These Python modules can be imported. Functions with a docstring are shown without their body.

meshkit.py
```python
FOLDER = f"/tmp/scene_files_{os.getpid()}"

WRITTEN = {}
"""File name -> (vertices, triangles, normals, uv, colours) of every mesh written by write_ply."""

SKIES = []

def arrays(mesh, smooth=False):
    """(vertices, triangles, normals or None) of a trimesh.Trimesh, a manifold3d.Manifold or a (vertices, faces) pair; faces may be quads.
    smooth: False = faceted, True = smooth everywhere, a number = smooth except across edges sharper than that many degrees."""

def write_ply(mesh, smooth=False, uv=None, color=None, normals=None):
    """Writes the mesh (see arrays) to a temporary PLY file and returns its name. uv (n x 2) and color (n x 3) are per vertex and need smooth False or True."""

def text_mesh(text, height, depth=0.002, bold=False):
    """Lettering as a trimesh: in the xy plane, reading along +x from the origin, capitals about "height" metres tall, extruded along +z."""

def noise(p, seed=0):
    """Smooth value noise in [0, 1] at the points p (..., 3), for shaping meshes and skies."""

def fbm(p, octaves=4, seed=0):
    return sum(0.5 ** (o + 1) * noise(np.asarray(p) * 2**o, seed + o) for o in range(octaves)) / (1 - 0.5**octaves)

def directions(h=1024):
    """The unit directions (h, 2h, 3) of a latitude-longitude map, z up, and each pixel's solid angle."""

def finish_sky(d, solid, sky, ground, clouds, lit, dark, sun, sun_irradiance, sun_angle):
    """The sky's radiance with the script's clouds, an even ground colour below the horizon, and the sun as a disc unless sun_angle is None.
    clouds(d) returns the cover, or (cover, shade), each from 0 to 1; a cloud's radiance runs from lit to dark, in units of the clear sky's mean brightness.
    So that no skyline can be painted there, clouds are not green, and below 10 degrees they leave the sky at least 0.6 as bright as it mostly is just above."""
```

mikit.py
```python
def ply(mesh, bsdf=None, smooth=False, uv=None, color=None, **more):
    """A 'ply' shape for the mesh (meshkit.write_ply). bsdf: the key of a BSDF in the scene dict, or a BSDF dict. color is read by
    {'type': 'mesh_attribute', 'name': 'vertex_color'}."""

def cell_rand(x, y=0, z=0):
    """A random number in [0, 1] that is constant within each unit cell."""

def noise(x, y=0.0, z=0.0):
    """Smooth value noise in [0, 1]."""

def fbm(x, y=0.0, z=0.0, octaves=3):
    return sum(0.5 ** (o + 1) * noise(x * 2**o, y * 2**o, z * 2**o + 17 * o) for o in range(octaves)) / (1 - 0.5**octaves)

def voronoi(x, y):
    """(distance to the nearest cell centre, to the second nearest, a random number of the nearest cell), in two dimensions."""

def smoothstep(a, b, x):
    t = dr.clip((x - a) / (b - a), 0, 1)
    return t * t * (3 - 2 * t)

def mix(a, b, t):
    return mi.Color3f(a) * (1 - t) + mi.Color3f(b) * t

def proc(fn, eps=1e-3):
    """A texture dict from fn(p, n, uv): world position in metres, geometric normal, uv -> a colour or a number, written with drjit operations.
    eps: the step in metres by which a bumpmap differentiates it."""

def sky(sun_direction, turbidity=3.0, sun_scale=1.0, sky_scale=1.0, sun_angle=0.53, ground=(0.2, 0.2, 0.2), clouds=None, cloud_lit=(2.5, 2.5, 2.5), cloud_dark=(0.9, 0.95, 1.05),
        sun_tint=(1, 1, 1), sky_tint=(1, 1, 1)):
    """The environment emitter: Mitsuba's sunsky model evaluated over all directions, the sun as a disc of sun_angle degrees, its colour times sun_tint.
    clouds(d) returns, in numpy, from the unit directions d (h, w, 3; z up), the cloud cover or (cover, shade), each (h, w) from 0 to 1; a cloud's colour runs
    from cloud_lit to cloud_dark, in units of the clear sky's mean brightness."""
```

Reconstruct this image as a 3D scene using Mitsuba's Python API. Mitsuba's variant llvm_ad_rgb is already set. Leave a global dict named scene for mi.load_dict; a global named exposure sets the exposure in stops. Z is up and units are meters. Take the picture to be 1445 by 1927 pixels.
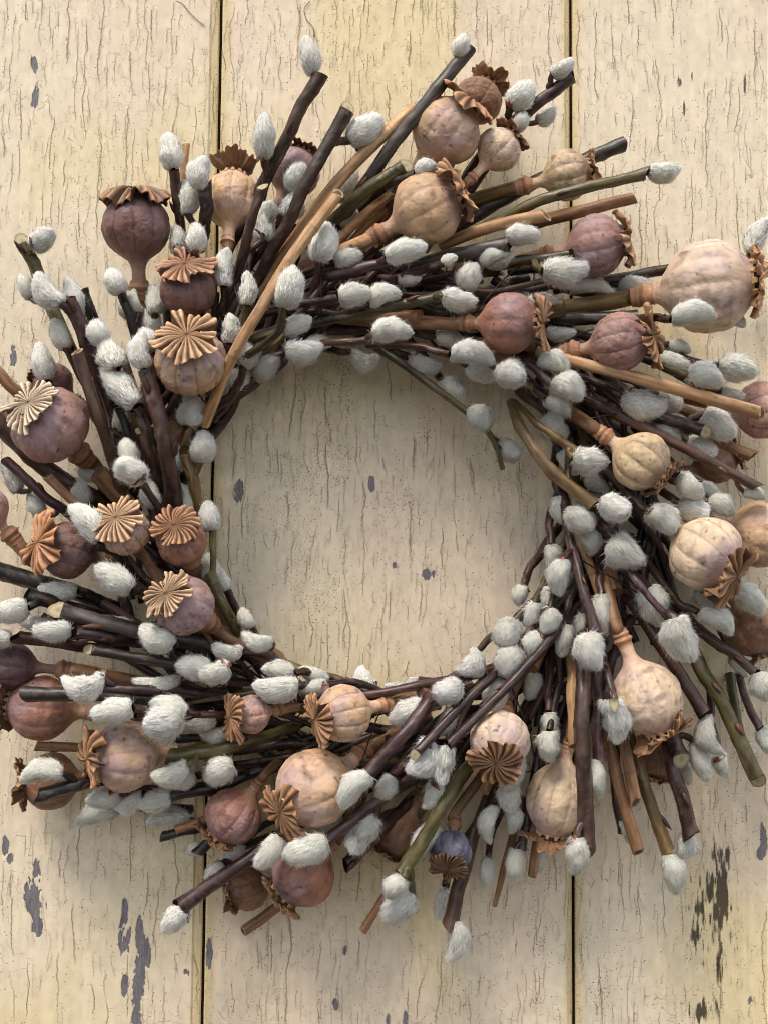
import math
import numpy as np
import mitsuba as mi
import drjit as dr
import mikit, meshkit
from mikit import proc, noise, fbm, voronoi, cell_rand, smoothstep, mix

T = mi.ScalarTransform4f
scene, labels = {}, {}

# ------------------------------------------------------------------ camera, sky, exposure
W, H = 1445, 1927                       # the photograph's own pixels: all layout numbers below are in them
FOV = 48.0
F = H / 2 / math.tan(math.radians(FOV / 2))
DIST = 0.482 / 2 / math.tan(math.radians(FOV / 2))
PITCH, ROLL = math.radians(4.06), math.radians(0.481)
FW = np.array([0, math.cos(PITCH), math.sin(PITCH)])
_r = np.cross(FW, [0, 0, 1]); _r /= np.linalg.norm(_r); _u = np.cross(_r, FW)
RT = math.cos(ROLL) * _r + math.sin(ROLL) * _u
UP = -math.sin(ROLL) * _r + math.cos(ROLL) * _u
EYE = -DIST * FW
scene['camera'] = {'type': 'perspective', 'fov': FOV, 'fov_axis': 'y', 'near_clip': 0.01, 'far_clip': 50.0,
                   'to_world': T().look_at(origin=EYE.tolist(), target=(EYE + FW).tolist(), up=UP.tolist())}
scene['sky_light'] = mikit.sky([-0.30, -0.58, 0.98], turbidity=4, sun_scale=0.3, sun_angle=20, sun_tint=(0.95, 1.0, 1.10), sky_scale=1.0, ground=(0.10, 0.09, 0.075),
                               clouds=lambda d: 1.0, cloud_lit=(1.5, 1.55, 1.66), cloud_dark=(0.9, 0.95, 1.05))
exposure = 2.93


def P(px, py, h):
    """the point of the pixel's ray that stands h metres in front of the wall plane (y = 0)"""
    d = (px - W / 2) / F * RT - (py - H / 2) / F * UP + FW
    t = (-h - EYE[1]) / d[1]
    return EYE + t * d


def S(p):
    """metres per photo pixel at the point's depth"""
    return float((np.asarray(p) - EYE) @ FW) / F


WX = np.array([1.0, 0, 0]); WZ = np.array([0, 0, 1.0]); OUT = np.array([0, -1.0, 0])


def axis3(ang, tilt):
    a, t = math.radians(ang), math.radians(tilt)
    return math.cos(t) * (math.cos(a) * WX + math.sin(a) * WZ) + math.sin(t) * OUT


def frame(z):
    z = np.asarray(z, float) / np.linalg.norm(z)
    x = np.cross([0.31, 0.2, 0.93] if abs(z[2]) < 0.8 else [0.9, 0.3, 0.1], z); x /= np.linalg.norm(x)
    return np.stack([x, np.cross(z, x), z], 1)


def numbered(name):
    if not any(k == name or k.startswith(name + '__') for k in USED):
        USED.add(name); return name
    i = 1
    while f'{name}_{i:03d}' in USED:
        i += 1
    USED.add(f'{name}_{i:03d}')
    return f'{name}_{i:03d}'


USED = set()


def thing(name, label, cat, group=None, kind=None):
    key = numbered(name)
    labels[key] = {'label': label, 'category': cat}
    if group: labels[key]['group'] = group
    if kind: labels[key]['kind'] = kind
    return key


def shape(v, f, bsdf, col=None, smooth=True, normals=None):
    path = meshkit.write_ply((np.asarray(v), np.asarray(f)), smooth if normals is None else False, None, col, normals)
    return {'type': 'ply', 'filename': path, 'face_normals': normals is None and not smooth, 'bsdf': {'type': 'ref', 'id': bsdf}}


def put(parent, name, v, f, bsdf, col=None, smooth=True, normals=None, label=None):
    key = numbered(parent + '__' + name)
    scene[key] = shape(v, f, bsdf, col, smooth, normals)
    if label: labels[key] = {'label': label}
    return key


# ------------------------------------------------------------------ materials
VC = {'type': 'mesh_attribute', 'name': 'vertex_color'}
def skin_height(p, n, uv):
    x, y, z = p.x * 1000, p.y * 1000, p.z * 1000
    return fbm(x * 1.1, y * 1.1, z * 1.1, 3) + 0.35 * dr.abs(2 * fbm(x * 0.5 + 9, y * 0.5, z * 0.5, 2) - 1)


scene['m_pod'] = {'type': 'twosided', 'b': {'type': 'bumpmap', 'arbitrary': proc(skin_height, eps=2e-4), 'scale': 0.00030,
                  'bsdf': {'type': 'principled', 'base_color': VC, 'roughness': 0.52, 'specular': 0.38}}}
scene['m_crown'] = {'type': 'twosided', 'b': {'type': 'principled', 'base_color': VC, 'roughness': 0.5, 'specular': 0.4}}
scene['m_bark'] = {'type': 'twosided', 'b': {'type': 'principled', 'base_color': VC, 'roughness': 0.42, 'specular': 0.55}}
scene['m_straw'] = {'type': 'twosided', 'b': {'type': 'principled', 'base_color': VC, 'roughness': 0.5, 'specular': 0.4}}
scene['m_cut'] = {'type': 'twosided', 'b': {'type': 'diffuse', 'reflectance': VC}}
scene['m_fur'] = {'type': 'twosided', 'b': {'type': 'diffuse', 'reflectance': VC}}
scene['m_wire'] = {'type': 'twosided', 'b': {'type': 'principled', 'base_color': {'type': 'rgb', 'value': [0.02, 0.018, 0.016]}, 'roughness': 0.45, 'metallic': 0.3}}
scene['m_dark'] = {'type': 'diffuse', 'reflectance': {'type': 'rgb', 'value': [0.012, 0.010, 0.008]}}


def mm(px, py):
    q = P(px, py, 0.0) * 1000
    return float(q[0]), float(q[2])


CHIPS = [(66, 120, 5, 15), (67, 184, 7, 22), (450, 922, 8, 20), (699, 912, 6, 15), (742, 1062, 4, 7), (806, 1082, 10, 11),
         (66, 1680, 17, 42), (70, 1715, 12, 36), (232, 1735, 8, 34), (238, 1775, 9, 25), (266, 1755, 8, 36), (276, 1795, 8, 22), (262, 1850, 10, 40), (258, 1905, 9, 45), (236, 1856, 6, 16),
         (395, 1790, 5, 27), (352, 1829, 6, 7), (12, 1590, 5, 16), (21, 1617, 7, 8), (630, 1886, 6, 13), (763, 1918, 6, 12), (730, 1922, 3, 10), (649, 1788, 3, 7),
         (1436, 1580, 5, 24), (1430, 1606, 8, 10), (1410, 1882, 5, 8), (26, 672, 5, 18)]
CH = [(*mm(x, y), w * 0.25, h * 0.25) for x, y, w, h in CHIPS]
BURNS = [(1357, 1690, 13, 50, 1.0), (1352, 1725, 9, 34, 0.85), (1340, 1700, 42, 100, 0.56), (1356, 1630, 22, 60, 0.62), (1352, 1815, 9, 60, 0.75), (1318, 1905, 20, 22, 0.85), (1305, 1760, 14, 70, 0.55), (1350, 1880, 7, 50, 0.6),
         (1279, 155, 5, 16, 0.8), (1287, 205, 3, 26, 0.8), (1302, 143, 3, 12, 0.6), (1400, 160, 3, 25, 0.6), (60, 115, 3, 14, 0.5)]
BU = [(*mm(x, y), w * 0.25, h * 0.25, a) for x, y, w, h, a in BURNS]
MOULD = [(575, 860, 60, 200, 1.0), (640, 800, 80, 110, 1.0), (570, 1010, 60, 110, 1.0), (770, 870, 55, 110, 0.8), (600, 1080, 60, 90, 0.8), (790, 780, 60, 80, 0.5), (640, 690, 110, 40, 0.9), (1145, 1870, 40, 40, 0.8), (640, 105, 60, 60, 0.5), (90, 300, 60, 60, 0.3)]
MO = [(*mm(x, y), w * 0.25, h * 0.25, a) for x, y, w, h, a in MOULD]
SEAM_L, SEAM_R = mm(407, 500)[0] * 1.0, mm(1077, 900)[0]
CX0, CZ0 = mm(720, 980)


def bell(x, z, cx, cz, w, h):
    return dr.square((x - cx) / w) + dr.square((z - cz) / h)


def chip_field(x, z):
    chip = mi.Float(0)
    nz = (fbm(x * 0.36, z * 0.14, 4.0, 3) - 0.5) * 3.4 + (noise(x * 1.5, z * 0.7, 2.0) - 0.5) * 1.0
    for cx, cz, w, h in CH:
        chip = dr.maximum(chip, smoothstep(1.25, 0.85, bell(x, z, cx, cz, w * 1.0, h * 1.05) + nz * 0.9))
    return chip


def paint_fields(p, full=True):
    x, z = p.x * 1000, p.z * 1000
    warp = 2.2 * (fbm(x * 0.05, z * 0.035, 3.0, 2) - 0.5)
    crack, tick, curl = mi.Float(0), mi.Float(0), mi.Float(0)
    for k, (sp, w0, thr, ln) in enumerate(((7.5, 0.17, 0.55, 15.0), (4.2, 0.13, 0.55, 10.0), (2.7, 0.10, 0.55, 7.0))):
        u = (x + 2.5 * warp + 31.7 * k) / sp
        i = dr.floor(u)
        c = 0.5 + 0.42 * (cell_rand(i, k, 5) - 0.5)
        wob = (noise(z * 0.16, i * 3.1, k) - 0.5) * 1.6 + (noise(z * 0.6, i * 1.7, k + 9) - 0.5) * 0.75 + (noise(z * 2.1, i * 2.3, k + 5) - 0.5) * 0.35
        dx = (u - i - c) * sp - wob
        patch = 0.24 * (fbm(x * 0.022 + k, z * 0.013, 2.0 + k, 2) - 0.5)
        act = patch + noise(z / ln + 11.3 * cell_rand(i, k, 1), i * 5.7, k + 2)
        ws = w0 * smoothstep(thr, thr + 0.3, act) * (0.5 + 1.1 * noise(z * 0.9, i * 9.1, k))
        line = smoothstep(ws + 0.12, ws * 0.4, dr.abs(dx)) * smoothstep(0.01, 0.09, ws)
        crack = dr.maximum(crack, line * (1.0 - 0.2 * k))
        curl = dr.maximum(curl, dr.exp(-dr.square(dx / 0.75)) * smoothstep(thr, thr + 0.25, act) * (0.4 + 0.9 * noise(z * 0.5, i * 4.0, k + 4)))
        # short sideways ticks that leave the crack
        rs = 2.6 + k * 0.4
        zr = (z + 1.0 * (noise(x * 0.7, z * 0.5, k + 3) - 0.5)) / rs + cell_rand(i, 3, k) * 7
        j = dr.floor(zr)
        dz = (zr - j - 0.5 + 0.5 * (cell_rand(i, j, 7) - 0.5)) * rs
        side = dx * dr.select(cell_rand(i, j, 4) > 0.5, 1.0, -1.0)
        reach = 2.3 * cell_rand(i, j, 8)
        on = dr.select((cell_rand(i, j, 2 + k) > 0.42) & (side > -0.1) & (side < reach), 1.0, 0.0) * smoothstep(thr - 0.02, thr + 0.14, act)
        tick = dr.maximum(tick, on * smoothstep(0.2, 0.04, dr.abs(dz)))
    if not full:
        return x, z, crack, tick, chip_field(x, z), curl
    vu = x / 5.0 + 0.9 * (fbm(x * 0.2, z * 0.2, 1.0, 2) - 0.5)
    vv = z / 9.0 + 0.9 * (fbm(x * 0.2, z * 0.2, 5.0, 2) - 0.5)
    a, b, r = voronoi(vu, vv)
    craze = smoothstep(0.04, 0.008, b - a) * smoothstep(0.43, 0.58, fbm(x * 0.028, z * 0.02, 8.0, 2)) * smoothstep(0.35, 0.6, noise(x * 0.3, z * 0.22, 2.0))
    chip = chip_field(x, z)
    burn = mi.Float(0)
    nb = fbm(x * 0.9, z * 0.16, 7.0, 4)
    for cx, cz, w, h, am in BU:
        q = dr.exp(-0.9 * bell(x, z, cx, cz, w, h))
        burn = dr.maximum(burn, smoothstep(0.34, 0.62, q * am + (nb - 0.5) * 1.1) * smoothstep(0.04, 0.25, q))
    md = mi.Float(0.10)
    for cx, cz, w, h, am in MO:
        md = dr.maximum(md, am * dr.exp(-bell(x, z, cx, cz, w, h)))
    s1, s2, sr = voronoi(x / 1.15, z / 1.15)
    speck = smoothstep(0.34, 0.2, s1 + 0.25 * cell_rand(dr.floor(sr * 977), 1, 1)) * dr.select(sr < md * (0.12 + 1.7 * smoothstep(0.45, 0.68, fbm(x * 0.11, z * 0.05, 6.0, 2))), 1.0, 0.0)
    return x, z, crack, tick, craze, chip, burn, speck


def paint_color(p, n, uv):
    x, z, crack, tick, craze, chip, burn, speck = paint_fields(p)
    g = fbm(x * 0.012, z * 0.006, 2.0, 3)
    base = mix((0.70, 0.612, 0.460), (0.665, 0.562, 0.345), smoothstep(0.4, 0.62, g))
    base = mix(base, (0.69, 0.578, 0.445), smoothstep(0.46, 0.64, fbm(x * 0.016, z * 0.008, 9.0, 2)) * 0.8)
    # old dirt streaks along the grain and a dusty mottling
    base = base * (0.965 + 0.07 * noise(x * 0.6, z * 0.02, 3.0)) * (0.88 + 0.24 * fbm(x * 0.30, z * 0.22, 1.0, 4))
    # yellowed paint beside the joints
    ed = dr.minimum(dr.abs(x - SEAM_L), dr.abs(x - SEAM_R))
    base = mix(base, (0.58, 0.46, 0.22), 0.65 * smoothstep(7.0, 2.0, ed + 3 * (noise(x * 0.3, z * 0.05, 4.0) - 0.5)))
    base = mix(base, (0.24, 0.165, 0.085), 0.6 * tick)
    base = mix(base, (0.20, 0.135, 0.065), 0.66 * dr.maximum(crack, 0.75 * craze))
    base = mix(base, (0.74, 0.69, 0.58), 0.6 * smoothstep(0.0, 0.25, chip) * smoothstep(0.75, 0.3, chip))
    base = mix(base, mi.Color3f(0.165, 0.155, 0.165) * (0.55 + 0.5 * noise(x * 2.2, z * 0.25, 1.0) + 0.4 * fbm(x * 1.1, z * 0.7, 2.0, 2)), smoothstep(0.4, 0.8, chip))
    base = mix(base, (0.035, 0.024, 0.015), 0.92 * burn)
    base = mix(base, (0.05, 0.035, 0.02), 0.85 * speck)
    return base


def paint_height(p, n, uv):
    x, z, crack, tick, chip, curl = paint_fields(p, False)
    return 0.35 * fbm(x * 0.9, z * 0.5, 1.0, 3) + 0.10 * noise(x * 1.6, z * 0.06, 3.0) + 0.55 * curl - 1.2 * crack - 0.35 * tick - 1.3 * chip


scene['m_paint'] = {'type': 'twosided', 'b': {'type': 'bumpmap', 'arbitrary': proc(paint_height, eps=1.5e-4), 'scale': 0.00034,
                    'bsdf': {'type': 'principled', 'base_color': proc(paint_color), 'roughness': 0.48, 'specular': 0.35}}}

# ------------------------------------------------------------------ the plank wall
wall = thing('plank_wall', 'cream yellow painted plank wall with cracked flaking paint and two dark upright joints', 'wall')


def plank(x0, x1, cham, name_label=None):
    """upright plank from x0 to x1 (metres): small round on its left edge, wide chamfer on its right edge"""
    prof = [(x0, 0.012), (x0, 0.0010), (x0 + 0.0003, 0.0003), (x0 + 0.0010, 0.0)]
    prof += [(x1 - cham, 0.0), (x1 - cham + 0.0004, 0.0004), (x1 - cham + 0.0009, 0.0012), (x1 - 0.0006, 0.0021), (x1, 0.0028), (x1, 0.012)]
    prof = np.array(prof); n = len(prof); z0, z1 = -0.62, 0.62
    zs = np.array([z0, z1])
    v = np.array([[x, y, z] for z in zs for x, y in prof])
    f = [(j, (j + 1) % n, n + (j + 1) % n) for j in range(n)] + [(j, n + (j + 1) % n, n + j) for j in range(n)]
    f += [(0, j + 1, j) for j in range(1, n - 1)] + [(n, n + j, n + j + 1) for j in range(1, n - 1)]
    put(wall, 'plank', v, f, 'm_paint', smooth=False, label=name_label)


GL, GR = SEAM_L / 1000, SEAM_R / 1000
wd = GR - GL
plank(GL - 2 * wd, GL - wd - 0.0012, 0.0045)
plank(GL - wd, GL - 0.0008, 0.0044, 'left plank with grey bare patches near its foot')
plank(GL + 0.0008, GR - 0.00065, 0.0028, 'middle plank behind the ring, speckled with dark mould')
plank(GR + 0.00065, GR + wd - 0.0012, 0.0045, 'right plank with a black scorched streak low down')
plank(GR + wd, GR + 2 * wd, 0.0045)
bv = np.array([[a, b, c] for a in (GL - 2 * wd, GR + 2 * wd) for b in (0.0125, 0.03) for c in (-0.62, 0.62)])
BF = [(0, 1, 3), (0, 3, 2), (4, 6, 7), (4, 7, 5), (0, 4, 5), (0, 5, 1), (2, 3, 7), (2, 7, 6), (0, 2, 6), (0, 6, 4), (1, 5, 7), (1, 7, 3)]
for xs, w_ in ((GL, 0.0022), (GR, 0.0022)):                            # near-black strip added in each joint to stand in for its shade
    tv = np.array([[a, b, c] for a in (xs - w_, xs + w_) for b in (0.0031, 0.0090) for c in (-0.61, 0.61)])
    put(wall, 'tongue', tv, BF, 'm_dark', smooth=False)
put(wall, 'backing_board', bv, BF, 'm_dark', smooth=False)


# ------------------------------------------------------------------ mesh makers
def spline(pts, n):
    """Catmull-Rom through the points, n samples"""
    p = np.asarray(pts, float)
    if len(p) == 2:
        return p[0] + (p[1] - p[0]) * np.linspace(0, 1, n)[:, None]
    q = np.vstack([2 * p[0] - p[1], p, 2 * p[-1] - p[-2]])
    u = np.linspace(0, len(p) - 1 - 1e-9, n); i = u.astype(int); t = (u - i)[:, None]
    a, b, c, d = q[i], q[i + 1], q[i + 2], q[i + 3]
    return 0.5 * (2 * b + (c - a) * t + (2 * a - 5 * b + 4 * c - d) * t ** 2 + (3 * b - a - 3 * c + d) * t ** 3)


def tube(pts, rad, sides=12, ovality=None):
    """vertices, faces, (ring parameter, angle) of an open tube"""
    p = np.asarray(pts, float); n = len(p)
    t = np.gradient(p, axis=0); t /= np.linalg.norm(t, axis=1, keepdims=True) + 1e-12
    x = np.zeros_like(p); x[0] = frame(t[0])[:, 0]
    for i in range(1, n):
        w = x[i - 1] - t[i] * (x[i - 1] @ t[i]); x[i] = w / np.linalg.norm(w)
    y = np.cross(t, x)
    a = np.arange(sides) * 2 * math.pi / sides
    r = np.broadcast_to(np.asarray(rad, float).reshape(n, -1), (n, sides)) if np.ndim(rad) else np.full((n, sides), rad)
    v = p[:, None] + r[..., None] * (np.cos(a)[None, :, None] * x[:, None] + np.sin(a)[None, :, None] * y[:, None])
    i, j = np.meshgrid(np.arange(n - 1), np.arange(sides), indexing='ij')
    A, B, C, D = i * sides + j, i * sides + (j + 1) % sides, (i + 1) * sides + (j + 1) % sides, (i + 1) * sides + j
    f = np.vstack([np.stack([A, B, C], -1).reshape(-1, 3), np.stack([A, C, D], -1).reshape(-1, 3)])
    s = np.repeat(np.linspace(0, 1, n), sides); an = np.tile(a, n)
    return v.reshape(-1, 3), f, s, an, t


def cap(ring, centre_push, tdir):
    """fan that closes a ring of vertices"""
    c = ring.mean(0) + tdir * centre_push
    m = len(ring)
    inner = c + (ring - ring.mean(0)) * 0.55
    v = np.vstack([ring, inner, [c]])
    f = [(j, (j + 1) % m, m + (j + 1) % m) for j in range(m)] + [(j, m + (j + 1) % m, m + j) for j in range(m)] + [(m + j, m + (j + 1) % m, 2 * m) for j in range(m)]
    return v, f


BARK = {'d': ((0.014, 0.0065, 0.0045), (0.068, 0.033, 0.021)), 'p': ((0.012, 0.005, 0.006), (0.060, 0.024, 0.024)), 'o': ((0.027, 0.022, 0.006), (0.095, 0.080, 0.023)),
        'k': ((0.006, 0.0045, 0.004), (0.021, 0.015, 0.012)), 'g': ((0.022, 0.018, 0.015), (0.10, 0.085, 0.074)), 'r': ((0.018, 0.006, 0.005), (0.065, 0.023, 0.016)),
        's': ((0.30, 0.155, 0.068), (0.55, 0.35, 0.19)), 'b': ((0.14, 0.068, 0.033), (0.33, 0.185, 0.098)), 'h': ((0.034, 0.016, 0.010), (0.12, 0.062, 0.038)),
        'm': ((0.07, 0.042, 0.013), (0.21, 0.13, 0.05))}
rng = np.random.default_rng(7)


def bark_color(v, s, an, kind, length, seed):
    lo, hi = (np.array(c) for c in BARK[kind])
    q = np.stack([np.cos(an) * 2.2, np.sin(an) * 2.2, s * length * 160], 1)
    m = meshkit.fbm(q + seed * 3.7, 3, seed % 50)
    st = meshkit.noise(np.stack([np.cos(an) * 6, np.sin(an) * 6, s * length * 60], 1) + seed, seed % 31)
    t = (np.clip((m * 0.75 + st * 0.55 - 0.36) * 1.9, 0, 1) ** 1.4)[:, None]
    c = lo + (hi - lo) * t
    if kind in 'sbhm':
        fib = meshkit.noise(np.stack([np.cos(an) * 7, np.sin(an) * 7, s * length * 22], 1) + seed, 23)[:, None]
        c = c * (0.62 + 0.75 * fib) * (0.72 + 0.55 * meshkit.noise(np.stack([s * length * 30, s * 0 + seed, s * 0], 1), 29)[:, None])
    if kind in 'sobh':
        spots = meshkit.noise(q * 1.7 + 9, 3) > 0.86
        c[spots] *= 0.55
    if kind in 'dprko':
        grad = meshkit.noise(np.stack([s * length * 18, s * 0 + seed, s * 0], 1), 17)[:, None]
        c = c * (0.6 + 0.8 * grad)
        lent = meshkit.noise(np.stack([np.cos(an) * 9, np.sin(an) * 9, s * length * 900], 1) + seed, 19)[:, None] > 0.80
        c = np.where(lent, c * 0.6 + np.array([0.05, 0.036, 0.026]), c)
        dust = np.clip((meshkit.fbm(q * 0.8 + 21, 3, 5) - 0.56) * 3.0, 0, 0.5)[:, None]
        c = c * (1 - dust) + np.array([0.17, 0.13, 0.11]) * dust
    return c


def stalk(parent, pts3, r0, r1, kind, cut=True, seed=0, name='stem', flare=0.0, start_cap=True, mat='m_bark', cutcol=None):
    """a twig or stem through points pts3 (metres); cut end face at the far end"""
    p = np.asarray(pts3, float)
    r0, r1 = r0 * 0.88, r1 * 0.88
    length = float(np.linalg.norm(np.diff(p, axis=0), axis=1).sum())
    n = int(np.clip(length / 0.0011, 16, 130)); sides = 16
    c = spline(p, n)
    R = np.random.default_rng(seed + 100)
    u = np.linspace(0, 1, n)
    wig = r0 * (0.35 if mat == 'm_bark' else 0.16)
    side = frame(p[-1] - p[0])
    c = c + (np.sin(u * math.pi) * wig)[:, None] * ((meshkit.noise(np.stack([u * 5, u * 0 + seed, u * 0], 1), 3) - 0.5)[:, None] * side[:, 0] + (meshkit.noise(np.stack([u * 5, u * 0 + seed, u * 0 + 7], 1), 3) - 0.5)[:, None] * side[:, 1]) * 2
    r = r0 + (r1 - r0) * u
    ringc = np.zeros(n)
    for _ in range(max(1, int(length / 0.05))):                     # nodes: slight swellings
        k = R.uniform(0.05, 0.95); r = r * (1 + R.uniform(0.03, 0.10) * np.exp(-((u - k) * length / 0.0019) ** 2)); ringc[np.abs(u - k) * length < 0.0006] = R.uniform(0, 0.7)
    r = r * (1 + flare * np.clip((u - 0.86) / 0.14, 0, 1) ** 2)
    an = np.arange(sides) * 2 * math.pi / sides
    rough = 1.0 if mat == 'm_bark' else 0.4
    rr = r[:, None] * (1 + rough * 0.15 * (meshkit.noise(np.stack(np.broadcast_arrays(np.cos(an)[None] * 4.5 + seed, np.sin(an)[None] * 4.5, (u * length * 70)[:, None]), -1), 9) - 0.5) + rough * 0.30 * (meshkit.fbm(np.stack(np.broadcast_arrays(np.cos(an)[None] * 1.6 + seed, np.sin(an)[None] * 1.6, (u * length * 190)[:, None]), -1), 3, 2) - 0.5)
                       + (0.07 * np.abs(np.cos(an * 4 + seed))[None] if mat == 'm_straw' else 0.0))
    v, f, s, a, t = tube(c, rr, sides)
    # an oblique cut
    ob = R.normal(size=3) * 0.30 - (OUT * (0.9 if mat == 'm_bark' else 0.35) if cut else 0)
    last = slice((n - 1) * sides, n * sides)
    off = (v[last] - c[-1]) @ ob
    v[last] += t[-1] * off[:, None] * 1.2
    col = bark_color(v, s, a, kind, length, seed) * (1 - 0.55 * np.repeat(ringc, sides))[:, None]
    if start_cap:
        cv, cf = cap(v[:sides], 0, -t[0])
        base = len(v); v2 = np.vstack([v, cv]); f2 = np.vstack([f, np.array(cf)[:, ::-1] + base]); c2 = np.vstack([col, np.repeat(col[:1] * 0.6, len(cv), 0)])
    else:
        v2, f2, c2 = v, f, col
    put(parent, name, v2, f2, mat, c2)
    cv, cf = cap(v[last], r[-1] * 0.06, t[-1])
    m = sides
    if cut:
        cc = np.array(cutcol if cutcol is not None else (0.50, 0.43, 0.28))
        hollow_shade = 1.0 if mat == 'm_bark' else 0.30  # straw ends: the dark of a hollow is painted into the cap colour
        ccol = np.vstack([np.repeat([cc * (0.55 if mat == 'm_bark' else 1.0)], m, 0), np.repeat([cc * hollow_shade], m, 0), [cc * 0.6 * hollow_shade]]) * R.uniform(0.85, 1.1)
    else:
        ccol = np.repeat([np.array(BARK[kind][0]) * 0.9], 2 * m + 1, 0)
    put(parent, 'cut_end' if cut else 'tip', cv, cf, 'm_cut', ccol, smooth=False)
    return c, r


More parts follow.
